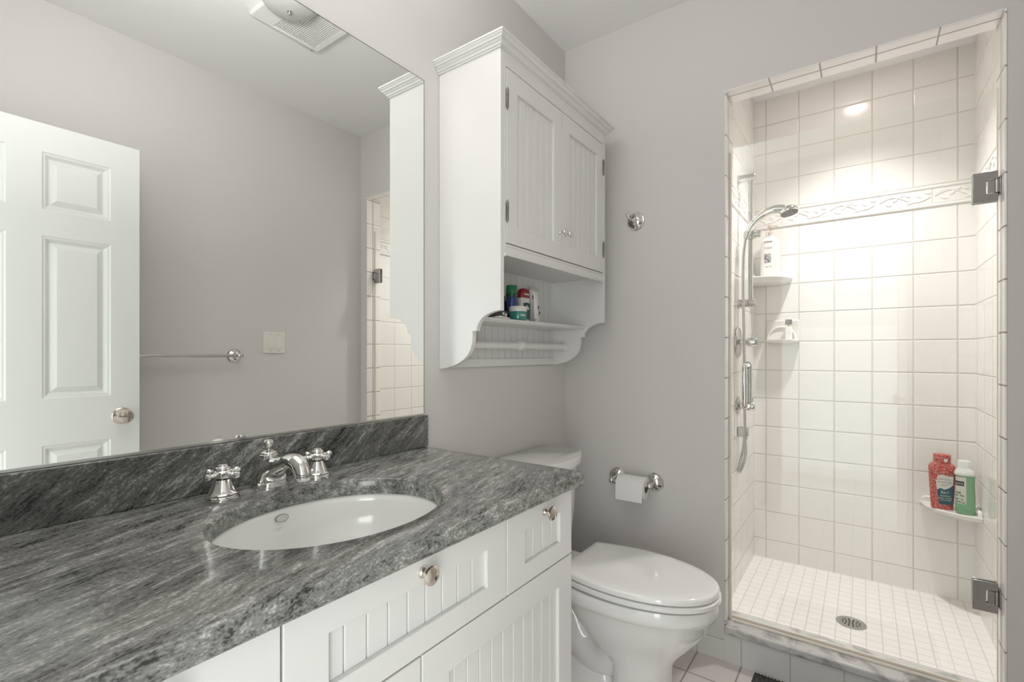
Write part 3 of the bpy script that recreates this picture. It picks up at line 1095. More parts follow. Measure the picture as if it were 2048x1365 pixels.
c = (0.040, 1.476)
t = thing('black_bottle', (c[0], c[1], zS), 'slim black bottle behind the blue can, partly hidden by the cabinet side', 'bottle')
b = NEW()
lathe(b, [(0, 0), (0.0155, 0), (0.0165, 0.003), (0.0165, 0.072), (0.013, 0.080), (0, 0.081)], (c[0], c[1], zS))
obj('bottle_body', b, M['dark'], t)
b = NEW()
lathe(b, [(0, 0.080), (0.010, 0.080), (0.010, 0.098), (0.008, 0.100), (0, 0.100)], (c[0], c[1], zS))
obj('cap', b, M['dark'], t)
c = (0.125, 1.317)
t = thing('folded_packet', (c[0], c[1], zS), 'flat black and white packet lying at the left end of the cabinet shelf', 'packet')
b = NEW()
prism(b, [(-0.045 + c[1], zS), (0.044 + c[1], zS), (0.046 + c[1], zS + 0.004), (-0.010 + c[1], zS + 0.009), (-0.046 + c[1], zS + 0.003)], 'x', c[0] - 0.03, c[0] + 0.034)
obj('paper_sleeve', b, offw, t, bevel=0.001)
b = NEW()
prism(b, [(-0.040 + c[1], zS + 0.0045), (-0.010 + c[1], zS + 0.0095), (0.044 + c[1], zS + 0.0055), (0.046 + c[1], zS + 0.026), (0.02 + c[1], zS + 0.030), (-0.02 + c[1], zS + 0.019)], 'x', c[0] - 0.03, c[0] + 0.022)
obj('black_case', b, M['dark'], t, bevel=0.002)
b = NEW()
for yy, zz in ((0.020, 0.018), (0.034, 0.014)):
    lathe(b, [(0.002, 0.0), (0.0055, 0), (0.0055, 0.001), (0.003, 0.001)], (c[0] + 0.022, c[1] + yy, zS + zz), (1, 0, 0), 16)
obj('label_print', b, offw, t)

# ------------------------------------------------------------------ toilet
ty = 1.612
t = thing('toilet', (0.40, ty, 0.0), 'white two-piece toilet with closed lid between vanity and shower wall', 'toilet')


def egg(xb, xf_, w, z, seg=56, xc=None, pb=0.62, ps=0.55):
    xc = xc if xc is not None else xb + 0.42 * (xf_ - xb)
    out = []
    for i in range(seg):
        a = 2 * PI * i / seg
        c, s = math.cos(a), math.sin(a)
        if c >= 0:
            out.append(Vector((xc + (xf_ - xc) * c, ty + w * math.copysign(abs(s) ** 0.93, s), z)))
        else:
            out.append(Vector((xc - (xc - xb) * abs(c) ** pb, ty + w * math.copysign(abs(s) ** ps, s), z)))
    return out


def lidring(xb, xf_, w, z, wb, xc=0.50):
    out = []
    for i in range(29):
        a = -PI / 2 + PI * i / 28
        out.append(Vector((xc + (xf_ - xc) * math.cos(a), ty + w * math.copysign(abs(math.sin(a)) ** 0.93, math.sin(a)), z)))
    for i in range(1, 12):
        u = i / 12
        out.append(Vector((xc - (xc - xb - 0.006) * u, ty + w - (w - wb) * u ** 2, z)))
    for s_ in (1, -1):
        seq = [(xb + 0.005, wb - 0.0005), (xb + 0.0012, wb - 0.004), (xb, wb - 0.010)]
        for x_, y_ in (seq if s_ > 0 else seq[::-1]):
            out.append(Vector((x_, ty + s_ * y_, z)))
    for i in range(11, 0, -1):
        u = i / 12
        out.append(Vector((xc - (xc - xb - 0.006) * u, ty - (w - (w - wb) * u ** 2), z)))
    return out


b = NEW()
# bowl and front pedestal in one skin
secs = [(0.445, 0.652, 0.112, 0.001), (0.447, 0.650, 0.110, 0.012), (0.452, 0.640, 0.103, 0.022), (0.455, 0.634, 0.100, 0.10), (0.450, 0.636, 0.101, 0.150), (0.43, 0.646, 0.107, 0.180),
        (0.40, 0.668, 0.119, 0.210), (0.37, 0.700, 0.138, 0.245), (0.335, 0.733, 0.155, 0.285), (0.30, 0.757, 0.167, 0.325), (0.28, 0.769, 0.1735, 0.352), (0.272, 0.7735, 0.1765, 0.3565),
        (0.268, 0.779, 0.1815, 0.3600), (0.266, 0.781, 0.1830, 0.372), (0.266, 0.781, 0.1830, 0.398), (0.268, 0.778, 0.1805, 0.404), (0.275, 0.765, 0.170, 0.4065)]
loft(b, [egg(x0, x1, w, z, xc=max(0.47, x0 + 0.06) if z > 0.2 else None) for x0, x1, w, z in secs])
# rear deck that carries the tank, and the trapway behind the pedestal
dk = [(0.04, 0.36, 0.085, 0.335), (0.035, 0.37, 0.115, 0.350), (0.03, 0.38, 0.125, 0.365), (0.03, 0.38, 0.128, 0.395), (0.034, 0.38, 0.124, 0.402)]
loft(b, [rbox_ring((x0 + x1) / 2, ty, (x1 - x0) / 2, w, z, 5) for x0, x1, w, z in dk])
tube(b, catmull([(0.47, ty, 0.18), (0.40, ty, 0.135), (0.325, ty, 0.155), (0.275, ty, 0.23), (0.225, ty, 0.285), (0.17, ty, 0.25), (0.15, ty, 0.16), (0.15, ty, 0.02)], 6),
     lerp_list([0.085, 0.082, 0.080, 0.080, 0.080, 0.078, 0.076, 0.08], 6), seg=24)
loft(b, [rbox_ring(0.30, ty, 0.185, 0.104, 0.001, 4), rbox_ring(0.30, ty, 0.183, 0.102, 0.022, 4), rbox_ring(0.30, ty, 0.172, 0.088, 0.032, 4), rbox_ring(0.29, ty, 0.150, 0.060, 0.09, 4), rbox_ring(0.29, ty, 0.10, 0.045, 0.20, 4)])
obj('bowl', b, M['porc'], t, angle=50)
b = NEW()
loft(b, [lidring(0.305, 0.772, 0.172, 0.4130, 0.142), lidring(0.294, 0.786, 0.184, 0.4135, 0.150), lidring(0.290, 0.790, 0.1868, 0.4155, 0.153), lidring(0.290, 0.790, 0.1868, 0.428, 0.153), lidring(0.294, 0.787, 0.184, 0.4300, 0.150), lidring(0.305, 0.772, 0.172, 0.4305, 0.142)])
obj('seat', b, M['porc'], t, angle=50)
b = NEW()
loft(b, [lidring(0.304, 0.768, 0.169, 0.4340, 0.140), lidring(0.294, 0.782, 0.181, 0.4345, 0.147), lidring(0.292, 0.785, 0.183, 0.4360, 0.149), lidring(0.292, 0.785, 0.183, 0.4470, 0.149), lidring(0.2935, 0.782, 0.1805, 0.4520, 0.147),
         lidring(0.298, 0.774, 0.174, 0.4550, 0.142), lidring(0.320, 0.740, 0.150, 0.4570, 0.122), lidring(0.39, 0.65, 0.09, 0.4585, 0.075)])
obj('lid', b, M['porc'], t, angle=50)
for s in (-1, 1):
    b = NEW()
    lathe(b, [(0, 0), (0.014, 0), (0.014, 0.020), (0.011, 0.025), (0, 0.026)], (0.276, ty + s * 0.075, 0.402), seg=20)
    obj('seat_hinge', b, M['porc'], t)


def tank_ring(x0, xe, bow, w, z, n=24):
    out = [Vector((x0, ty - w, z)), Vector((x0, ty + w, z))]
    for i in range(n + 1):
        u = 1 - 2 * i / n
        e = 1 - abs(u) ** 16 * 0.06
        out.append(Vector((x0 + (xe - x0 + bow * (1 - u * u)) * e, ty + w * u, z)))
    return out


b = NEW()
loft(b, [tank_ring(0.035, 0.150, 0.05, 0.175, 0.404), tank_ring(0.030, 0.158, 0.058, 0.188, 0.43), tank_ring(0.026, 0.166, 0.062, 0.197, 0.55), tank_ring(0.022, 0.176, 0.065, 0.207, 0.762)])
obj('tank', b, M['porc'], t, bevel=0.006, angle=45, seg=3)
b = NEW()
loft(b, [tank_ring(0.018, 0.180, 0.066, 0.211, 0.7625), tank_ring(0.014, 0.188, 0.072, 0.2185, 0.767), tank_ring(0.014, 0.189, 0.073, 0.2185, 0.789), tank_ring(0.0155, 0.187, 0.073, 0.2165, 0.7965), tank_ring(0.019, 0.183, 0.072, 0.213, 0.799)])
obj('tank_lid', b, M['porc'], t, angle=50)
b = NEW()
lathe(b, [(0, 0), (0.012, 0), (0.012, 0.006), (0.006, 0.008), (0.006, 0.014), (0, 0.0145)], (0.214, ty - 0.15, 0.715), (1, 0, 0), 18)
tube(b, [(0.226, ty - 0.15, 0.715), (0.230, ty - 0.12, 0.708), (0.230, ty - 0.075, 0.700)], [0.006, 0.005, 0.006], 12)
obj('flush_lever', b, M['chrome'], t)

# ------------------------------------------------------------------ chrome fittings on the painted walls
ROS = [(0, 0), (0.039, 0), (0.039, 0.003), (0.0365, 0.006), (0.033, 0.0065), (0.031, 0.009), (0.0265, 0.0105), (0.024, 0.014), (0.018, 0.017), (0.012, 0.019), (0.0105, 0.024)]


def rosette(bm, org, dr, k=1.0, extra=()):
    lathe(bm, [(r * k, h) for r, h in ROS] + list(extra), org, dr, 36)


def screws(parent, org, dr, up=(0, 0, 1), off=0.030, r=0.0045):
    for s in (-1, 1):
        b = NEW()
        p = Vector(org) + Vector(up) * off * s
        lathe(b, [(0, 0.006), (r, 0.007), (r, 0.0105), (r * 0.6, 0.0125), (0, 0.013)], p, dr, 14)
        obj('screw', b, M['chrome'], parent)


# toilet paper holder: two posts and a roller
t = thing('paper_holder', (0.353, D, 0.655), 'chrome two-post toilet paper holder on the back wall beside the shower', 'toilet paper holder')
zt, yr_ = 0.655, D - 0.066
for px in (0.269, 0.437):
    b = NEW()
    rosette(b, (px, D - 0.0005, zt), (0, -1, 0), 1.0, [(0.009, 0.03), (0.0085, 0.055), (0.0085, 0.0555), (0, 0.056)])
    ball(b, (px, yr_, zt - 0.004), 0.0125)
    pp = obj('post', b, M['chrome'], t)
    screws(pp, (px, D - 0.0005, zt), (0, -1, 0), (0, 0, 1), 0.029)
b = NEW()
lathe(b, [(0, 0), (0.007, 0.001), (0.007, 0.012), (0.0095, 0.014), (0.0095, 0.032), (0.0085, 0.034), (0.0085, 0.126), (0.0095, 0.128), (0.0095, 0.154), (0.007, 0.156), (0.007, 0.166), (0, 0.167)], (0.2695, yr_, zt - 0.004), (1, 0, 0), 24)
obj('roller', b, M['chrome'], t)
t = thing('toilet_paper_roll', (0.366, yr_, zt - 0.015), 'white toilet paper roll with a hanging sheet on its chrome holder', 'toilet paper')
ry, rz, rr = yr_, zt - 0.0145, 0.046
x0, x1 = 0.306, 0.424
b = NEW()
rings = []
for x, r in ((x0, 0.0205), (x0, rr - 0.001), (x0 + 0.001, rr), (x1 - 0.001, rr), (x1, rr - 0.001), (x1, 0.0205)):
    rings.append([Vector((x, ry + r * math.cos(a), rz + r * math.sin(a))) for a in [2 * PI * i / 56 for i in range(56)]])
loft(b, rings, closed=True)
obj('paper_wound', b, M['paper'], t, angle=50)
b = NEW()
rings = []
for x, r in ((x0 + 0.001, 0.0185), (x0 + 0.001, 0.0203), (x1 - 0.001, 0.0203), (x1 - 0.001, 0.0185)):
    rings.append([Vector((x, ry + r * math.cos(a), rz + r * math.sin(a))) for a in [2 * PI * i / 32 for i in range(32)]])
loft(b, rings, closed=True)
obj('cardboard_core', b, M['card'], t, angle=50)
b = NEW()
path = []
for i in range(13):
    a = PI / 2 + 0.1 + (PI / 2 - 0.1) * i / 12
    path.append((ry + (rr + 0.0009) * math.cos(a), rz + (rr + 0.0009) * math.sin(a)))
path += [(ry - rr - 0.0015, rz - 0.03), (ry - rr - 0.001, rz - 0.052)]
inner = [(y + 0.0005, z - 0.0003) for y, z in path]
prism(b, path + inner[::-1], 'x', x0 + 0.0005, x1 - 0.002)
obj('hanging_sheet', b, M['paper'], t, angle=50)

# robe hook
t = thing('robe_hook', (0.354, D, 1.776), 'round chrome robe hook on the bare back wall near the cabinet', 'hook')
b = NEW()
rosette(b, (0.354, D - 0.0005, 1.776), (0, -1, 0), 1.0, [(0.009, 0.030), (0.007, 0.034), (0, 0.035)])
rp = obj('rosette', b, M['chrome'], t)
screws(rp, (0.354, D - 0.0005, 1.776), (0, -1, 0), (0, 0, 1), 0.029)
b = NEW()
tube(b, catmull([(0.354, D - 0.028, 1.776), (0.352, D - 0.040, 1.773), (0.345, D - 0.053, 1.778), (0.340, D - 0.060, 1.788)], 5), lerp_list([0.006, 0.0055, 0.0045, 0.004], 5), 12)
ball(b, (0.3395, D - 0.0605, 1.791), 0.0065)
obj('arm', b, M['chrome'], t)

# towel bar and light switch on the right wall (seen in the mirror)
t = thing('towel_bar', (W, 0.91, 1.19), 'long chrome towel bar on the painted wall behind the open door', 'towel bar')
for py in (0.60, 1.221):
    b = NEW()
    rosette(b, (W - 0.0005, py, 1.19), (-1, 0, 0), 0.95, [(0.009, 0.030), (0.0085, 0.060), (0, 0.061)])
    ball(b, (W - 0.064, py, 1.19), 0.0125)
    rp = obj('post', b, M['chrome'], t)
    screws(rp, (W - 0.0005, py, 1.19), (-1, 0, 0), (0, 0, 1), 0.029)
b = NEW()
tube(b, [(W - 0.064, 0.585, 1.19), (W - 0.064, 1.236, 1.19)], 0.0085, 18)
obj('bar', b, M['chrome'], t)
t = thing('light_switch', (W, 1.4375, 1.263), 'double rocker light switch plate on the painted wall', 'light switch')
b = NEW()
box(b, W - 0.006, W - 0.0005, 1.374, 1.501, 1.203, 1.324)
obj('wall_plate', b, M['almond'], t, bevel=0.003)
for i, py in enumerate((1.4155, 1.4605)):
    b = NEW()
    tl = 0.004 if i else 0.0015
    prism(b, [(W - 0.0055, 1.231), (W - 0.0075 - tl, 1.2315), (W - 0.0085, 1.263), (W - 0.0075, 1.2955), (W - 0.0055, 1.296)], 'y', py - 0.0155, py + 0.0155)
    obj('rocker', b, M['almond'], t)
    for z in (1.2175, 1.3105):
        b = NEW()
        lathe(b, [(0, 0), (0.003, 0), (0.0025, 0.0012), (0, 0.0014)], (W - 0.0058, py, z), (-1, 0, 0), 12)
        obj('screw', b, M['chromed'], t)

# ceiling fan light (seen in the mirror)
t = thing('exhaust_fan_light', (0.72, 1.157, H), 'white ceiling exhaust fan with slotted grille and round frosted lens', 'exhaust fan')
fx0, fx1, fy0, fy1 = 0.497, 0.943, 1.0, 1.318
zb = H - 0.022
b = NEW()
for y0, y1 in ((fy0, 1.092), (1.288, fy1)):
    box(b, fx0, fx1, y0, y1, zb, H - 0.0005)
box(b, fx0, fx0 + 0.02, 1.092, 1.288, zb, H - 0.0005)
box(b, fx1 - 0.02, fx1, 1.092, 1.288, zb, H - 0.0005)
obj('housing', b, M['fan'], t, bevel=0.008, seg=3)
b = NEW()
box(b, fx0 + 0.02, fx1 - 0.02, 1.092, 1.288, H - 0.006, H - 0.0005)
obj('grille_gap_shade', b, M['fanback'], t)  # dark panel added to paint the shade between the slats
b = NEW()
y = 1.0955
while y < 1.287:
    box(b, fx0 + 0.018, fx1 - 0.018, y, y + 0.0048, zb + 0.002, H - 0.005)
    y += 0.0088
obj('grille_slats', b, M['fan'], t)
b = NEW()
lathe(b, [(0, 0), (0.085, 0), (0.104, 0.008), (0.106, 0.013), (0.098, 0.024), (0.078, 0.036), (0.045, 0.045), (0.012, 0.049), (0, 0.049)], (0.718, 1.052, zb), (0, 0, -1), 48)
obj('lens_dome', b, M['dome'], t)
b = NEW()
lathe(b, [(0, 0.047), (0.010, 0.048), (0.010, 0.052), (0.006, 0.054), (0.007, 0.058), (0.004, 0.062), (0, 0.063)], (0.718, 1.052, zb), (0, 0, -1), 18)
obj('finial', b, M['chromed'], t)

# ------------------------------------------------------------------ shower door
gy = 2.085
t = thing('shower_door', (1.49, gy, 0.145), 'frameless clear glass shower door on two square chrome hinges', 'shower door')
b = NEW()
box(b, 0.7275, 1.4865, gy - 0.004, gy + 0.004, 0.158, 2.021)
obj('glass_pane', b, M['glass'], t, bevel=0.0006)
b = NEW()
box(b, 0.7205, 0.7285, gy - 0.0105, gy - 0.0045, 0.1425, 2.0)
obj('strike_strip', b, M['seal'], t, bevel=0.001)
b = NEW()
box(b, 1.4868, 1.4895, gy - 0.004, gy + 0.004, 0.158, 2.018)
obj('hinge_seal', b, M['seal'], t)
b = NEW()
box(b, 0.7285, 1.4925, gy - 0.019, gy - 0.0125, 0.1425, 0.151)
box(b, 0.7285, 1.4925, gy - 0.004, gy + 0.004, 0.1425, 0.1575)
obj('threshold_strip', b, M['seal'], t, bevel=0.001)
for zc in (1.716, 0.448):
    b = NEW()
    x0, x1, h = 1.4305, 1.4885, 0.0465
    for y0, y1 in ((gy - 0.012, gy - 0.0042), (gy + 0.0042, gy + 0.012)):
        prism(b, [(x0, zc - h), (x1, zc - h), (x1, zc - 0.021), (x1 - 0.027, zc - 0.021), (x1 - 0.027, zc + 0.021), (x1, zc + 0.021), (x1, zc + h), (x0, zc + h)], 'y', y0, y1)
    hg = obj('hinge', b, M['steel'], t, bevel=0.0015)
    b = NEW()
    box(b, x1 - 0.0235, 1.4915, gy - 0.0105, gy - 0.0043, zc - 0.019, zc + 0.019)
    lathe(b, [(0, 0), (0.0062, 0), (0.0062, 0.041), (0, 0.041)], (1.4858, gy - 0.0075, zc - 0.0205), seg=16)
    box(b, 1.4895, 1.4928, gy - 0.026, gy + 0.022, zc - 0.027, zc + 0.027)
    obj('pivot_block', b, M['steel'], hg, bevel=0.001)
for sgn, nm in ((-1, 'handle'), (1, 'handle')):
    b = NEW()
    hx = 0.7835
    y1_ = gy + sgn * 0.0042
    y2_ = gy + sgn * 0.050
    pts = [(hx, y1_, 1.155), (hx, y1_ + sgn * 0.02, 1.155), (hx, y2_ - sgn * 0.008, 1.155)]
    for i in range(1, 7):
        a = i / 7 * PI / 2
        pts.append((hx, y2_ - sgn * 0.008 + sgn * 0.010 * math.sin(a), 1.145 + 0.010 * math.cos(a)))
    pts += [(hx, y2_ + sgn * 0.002, 1.12), (hx, y2_ + sgn * 0.002, 1.03)]
    for i in range(1, 7):
        a = i / 7 * PI / 2
        pts.append((hx, y2_ - sgn * 0.008 + sgn * 0.010 * math.cos(a), 1.005 - 0.010 * math.sin(a)))
    pts += [(hx, y2_ - sgn * 0.008, 0.995), (hx, y1_ + sgn * 0.02, 0.995), (hx, y1_, 0.995)]
    tube(b, pts, 0.0088, 18)
    for z in (1.155, 0.995):
        lathe(b, [(0, 0), (0.0145, 0), (0.0145, 0.004), (0.012, 0.006), (0, 0.006)], (hx, y1_, z), (0, sgn, 0), 24)
    obj('handle', b, M['chrome'] if sgn < 0 else M['chromed'], t)

# ------------------------------------------------------------------ shower fittings on the left tiled wall
sy_ = 2.56
t = thing('slide_bar', (XL, sy_, 1.44), 'vertical chrome slide bar with two wall brackets inside the shower', 'shower rail')
b = NEW()
tube(b, [(0.716, sy_, 1.425), (0.716, sy_, 2.062)], 0.0108, 20)
obj('rail', b, M['chromed'], t)
for z in (2.047, 1.445):
    b = NEW()
    lathe(b, [(0, 0), (0.022, 0), (0.022, 0.004), (0.0195, 0.006), (0.0195, 0.074), (0.017, 0.077), (0, 0.077)], (XL + 0.0005, sy_, z), (1, 0, 0), 28)
    obj('bracket', b, M['chromed'], t)
b = NEW()
lathe(b, [(0, 0), (0.019, 0), (0.020, 0.003), (0.020, 0.040), (0.018, 0.043), (0, 0.043)], (0.716, sy_, 1.752), seg=24)
lathe(b, [(0, 0), (0.015, 0), (0.0165, 0.004), (0.0165, 0.030), (0.013, 0.033), (0, 0.033)], (0.728, sy_, 1.773), (1, 0, 0), 24)
lathe(b, [(0, 0), (0.0125, 0), (0.0155, 0.030), (0.013, 0.033), (0, 0.033)], (0.700, sy_ - 0.030, 1.750), (0.3, -0.1, 1), 22)
obj('slider', b, M['chromed'], t)

t = thing('hand_shower', (0.715, sy_ - 0.03, 1.755), 'chrome hand shower with round spray face tilted down on the slide bar', 'shower head')
b = NEW()
hp = [(0.708, sy_ - 0.031, 1.770), (0.722, sy_ - 0.032, 1.806), (0.752, sy_ - 0.032, 1.840), (0.792, sy_ - 0.030, 1.862), (0.832, sy_ - 0.028, 1.868), (0.862, sy_ - 0.026, 1.863)]
tube(b, catmull(hp, 6), lerp_list([0.0140, 0.0155, 0.0172, 0.0188, 0.0205, 0.021], 6), seg=20)
lathe(b, [(0, -0.020), (0.020, -0.017), (0.033, -0.008), (0.040, 0.002), (0.041, 0.010), (0.038, 0.014), (0, 0.014)], (0.878, sy_ - 0.026, 1.856), (0.22, -0.12, -1), 36)
obj('handle', b, M['chrome'], t, angle=50)
b = NEW()
fd, fu, fw = frame_for((0.22, -0.12, -1))
fc = Vector((0.878, sy_ - 0.026, 1.856)) + fd * 0.014
lathe(b, [(0, 0), (0.036, 0), (0.035, 0.002), (0, 0.0025)], fc, fd, 32)
for rr_, n in ((0.008, 6), (0.017, 12), (0.026, 18), (0.032, 22)):
    for i in range(n):
        a = 2 * PI * i / n
        lathe(b, [(0.0016, 0.002), (0.0014, 0.0045), (0, 0.0046)], fc + (fu * math.cos(a) + fw * math.sin(a)) * rr_, fd, 6)
obj('spray_face', b, simple('grey_spray_face', (0.20, 0.19, 0.18), 0.4), t)

b = NEW()
hose = catmull([(0.700, sy_ - 0.034, 1.752), (0.694, sy_ - 0.050, 1.66), (0.696, sy_ - 0.070, 1.50), (0.700, sy_ - 0.074, 1.30), (0.702, sy_ - 0.074, 1.12), (0.703, sy_ - 0.074, 0.97),
                (0.701, sy_ - 0.060, 0.885), (0.698, sy_ - 0.046, 0.82), (0.690, sy_ - 0.036, 0.745), (0.680, sy_ - 0.030, 0.70), (0.672, sy_ - 0.035, 0.655), (0.671, sy_ - 0.040, 0.637), (0.676, sy_ - 0.030, 0.634), (0.689, sy_ - 0.012, 0.675), (0.695, sy_ - 0.004, 0.72), (0.692, sy_, 0.765), (0.692, sy_, 0.786)], 8)
hose = [p for p in hose]
tube(b, hose, [0.0062 + 0.0005 * (i % 2) for i in range(len(hose))], 12)
tag(obj('shower_hose', b, M['chromed'], org=(0.690, sy_, 0.64)), 'flexible chrome hose looping below its wall outlet in the shower', 'hose')

t = thing('hose_outlet', (XL, sy_, 0.82), 'small square chrome hose outlet on the left shower wall', 'wall outlet')
b = NEW()
box(b, XL + 0.0005, XL + 0.046, sy_ - 0.019, sy_ + 0.019, 0.800, 0.846)
obj('outlet_block', b, M['chromed'], t, bevel=0.004, seg=3)
b = NEW()
lathe(b, [(0, 0), (0.011, 0), (0.011, 0.010), (0.009, 0.016), (0, 0.016)], (0.692, sy_, 0.801), (0, 0, -1), 18)
obj('hose_nut', b, M['chromed'], t)
for nm, z, r, lab in (('mixer_valve', 1.2555, 0.075, 'large round chrome mixer valve on the left shower wall'),
                      ('diverter_valve', 0.9495, 0.040, 'small round chrome diverter knob below the mixer valve')):
    t = thing(nm, (XL, 2.541, z), lab, 'shower valve')
    b = NEW()
    lathe(b, [(0, 0), (r, 0), (r, 0.003), (r * 0.93, 0.008), (r * 0.5, 0.012), (0.020, 0.014), (0, 0.014)], (XL + 0.0005, 2.541, z), (1, 0, 0), 44)
    obj('escutcheon', b, M['chromed'], t)
    b = NEW()
    L = 0.088 if r > 0.05 else 0.078
    lathe(b, [(0, 0.012), (0.016, 0.012), (0.016, 0.040), (0.013, 0.041), (0.013, 0.044), (0.0215, 0.046), (0.0225, L - 0.004), (0.020, L), (0, L)], (XL, 2.541, z), (1, 0, 0), 28)
    lathe(b, [(0, 0), (0.005, 0), (0.004, 0.022), (0.005, 0.024), (0, 0.025)], (XL + 0.066, 2.541, z + 0.014), (0, 0, 1), 12)
    obj('knob', b, M['chrome'], t)

# ------------------------------------------------------------------ ceramic corner shelves, soap dish and bottles
cer = simple('white_ceramic', (0.80, 0.775, 0.74), 0.1, coat=0.4)


def corner_shelf(name, cx, sgn, z, r, label, lip=True):
    """quarter round shelf in a back corner; sgn=+1: grows to +x from the left wall"""
    t = thing(name, (cx, SB, z), label, 'shelf', 'ceramic corner shelves in the shower')
    b = NEW()
    N = 20

    def ring(k, zz, o=0.0006):
        pts = [Vector((cx + sgn * o, SB - o, zz))]
        for i in range(N + 1):
            a = PI / 2 * i / N
            pts.append(Vector((cx + sgn * max(r * k * math.cos(a) ** 0.9, o), SB - max(r * k * math.sin(a) ** 0.9, o), zz)))
        return pts
    loft(b, [ring(0.80, z - 0.034), ring(0.93, z - 0.022), ring(0.99, z - 0.010), ring(1.0, z - 0.004), ring(0.985, z)])
    obj('tray', b, cer, t, angle=50)
    if lip:
        for k in (0, 1):
            b = NEW()
            prof = [(0.03, z - 0.004), (r - 0.004, z - 0.004), (r - 0.004, z + 0.008), (r - 0.010, z + 0.019), (r - 0.022, z + 0.024), (0.03, z + 0.024)]
            if k == 0:
                prism(b, [(cx + sgn * u, v) for u, v in prof], 'y', SB - 0.016, SB - 0.0006)
            else:
                prism(b, [(SB - u, v) for u, v in prof], 'x', min(cx + sgn * 0.0006, cx + sgn * 0.016), max(cx + sgn * 0.0006, cx + sgn * 0.016))
            obj('wall_flange', b, cer, t, bevel=0.004, seg=3)
    return t


corner_shelf('corner_shelf', XL, 1, 1.608, 0.186, 'upper ceramic corner shelf behind the hand shower')
corner_shelf('corner_shelf', XR, -1, 0.508, 0.192, 'lower ceramic corner shelf carrying red and green bottles')

t = thing('soap_dish', (0.800, SB, 1.27), 'white ceramic soap dish on the shower back wall', 'soap dish')
b = NEW()
box(b, 0.722, 0.880, SB - 0.010, SB - 0.0006, 1.262, 1.382)
obj('wall_tile', b, cer, t, bevel=0.005, seg=3)
b = NEW()
N = 24
rings = []
for z, k in ((1.256, 0.70), (1.262, 0.9), (1.270, 1.0), (1.277, 0.99)):
    pts = []
    for i in range(N + 1):
        a = PI * i / N
        pts.append(Vector((0.800 + 0.082 * k * math.copysign(abs(math.cos(a)) ** 0.6, math.cos(a)), SB - 0.009 - 0.070 * k * math.sin(a) ** 0.7, z)))
    rings.append(pts)
loft(b, rings)
obj('tray', b, cer, t, angle=50)
b = NEW()
rings = []
for k in range(7):
    a = PI * k / 6
    rings.append(None)
pts = []
for i in range(17):
    a = PI * i / 16
    pts.append((0.795 + 0.066 * math.cos(a), SB - 0.012, 1.279 + 0.066 * math.sin(a)))
tube(b, pts, 0.006, 10)
obj('arched_rim', b, cer, t)

# tiny bottle in the soap dish
c = (0.833, SB - 0.043)
t = thing('travel_bottle', (c[0], c[1], 1.2775), 'tiny white bottle with a dark square cap in the soap dish', 'bottle')
b = NEW()
loft(b, [rbox_ring(c[0], c[1], 0.0165, 0.013, 1.2775, 4), rbox_ring(c[0], c[1], 0.0165, 0.013, 1.340, 4), rbox_ring(c[0], c[1], 0.013, 0.011, 1.346, 4), rbox_ring(c[0], c[1], 0.006, 0.006, 1.348, 2), rbox_ring(c[0], c[1], 0.006, 0.006, 1.357, 2)])
obj('bottle_body', b, M['wplastic'], t)
b = NEW()
loft(b, [rbox_ring(c[0], c[1], 0.0155, 0.0125, 1.3565, 5), rbox_ring(c[0], c[1], 0.0155, 0.0125, 1.381, 5), rbox_ring(c[0], c[1], 0.014, 0.011, 1.383, 5)])
obj('cap', b, speckle_mat('dark_speckled_cap', (0.05, 0.045, 0.04), (0.30, 0.28, 0.26), 220), t)

# white pump bottle on the upper shelf
c = (0.751, 2.93)
z0 = 1.6085
t = thing('shampoo_bottle', (c[0], c[1], z0), 'tall white shampoo bottle with grey label marks on the upper corner shelf', 'bottle')
b = NEW()
rr = []
for k, z in ((0.93, 0), (0.98, 0.004), (1.0, 0.03), (0.99, 0.10), (0.955, 0.17), (0.90, 0.196), (0.75, 0.210), (0.5, 0.2165), (0.30, 0.219), (0.29, 0.232)):
    rr.append(rbox_ring(c[0], c[1], 0.048 * k, 0.031 * (k if k > 0.6 else k * 1.3), z0 + z, 3.2 if k > 0.6 else 2.2))
loft(b, rr)
obj('bottle_body', b, simple('white_bottle', (0.80, 0.78, 0.76), 0.25), t)
b = NEW()
lathe(b, [(0, 0.232), (0.0145, 0.232), (0.0145, 0.246), (0.006, 0.248), (0.005, 0.266), (0.013, 0.267), (0.0145, 0.270), (0.0145, 0.282), (0.012, 0.285), (0, 0.285)], (c[0], c[1], z0), seg=24)
box(b, c[0] + 0.004, c[0] + 0.034, c[1] - 0.006, c[1] + 0.006, z0 + 0.271, z0 + 0.281)
obj('pump', b, simple('pale_pump', (0.62, 0.52, 0.46), 0.35), t)
grey = simple('grey_print', (0.30, 0.30, 0.30), 0.5)
b = NEW()
yfr = c[1] - 0.031
box(b, 0.726, 0.757, yfr - 0.0008, yfr + 0.004, z0 + 0.080, z0 + 0.126)
for xa, xb2, z in ((0.722, 0.763, 0.193), (0.727, 0.745, 0.058), (0.750, 0.760, 0.058)):
    b2 = NEW()
    box(b2, xa, xb2, yfr - 0.0005, yfr + 0.007, z0 + z - 0.0012, z0 + z + 0.0012)
    obj('label_line', b2, grey, t)
X_ = obj('label_square', b, speckle_mat('speckled_print', (0.16, 0.16, 0.17), (0.5, 0.5, 0.5), 120), t)
text_mesh('label_text', 'Aveeno', 0.0125, grey, t, (0.743, yfr - 0.0004, z0 + 0.159), FACE_CAM)

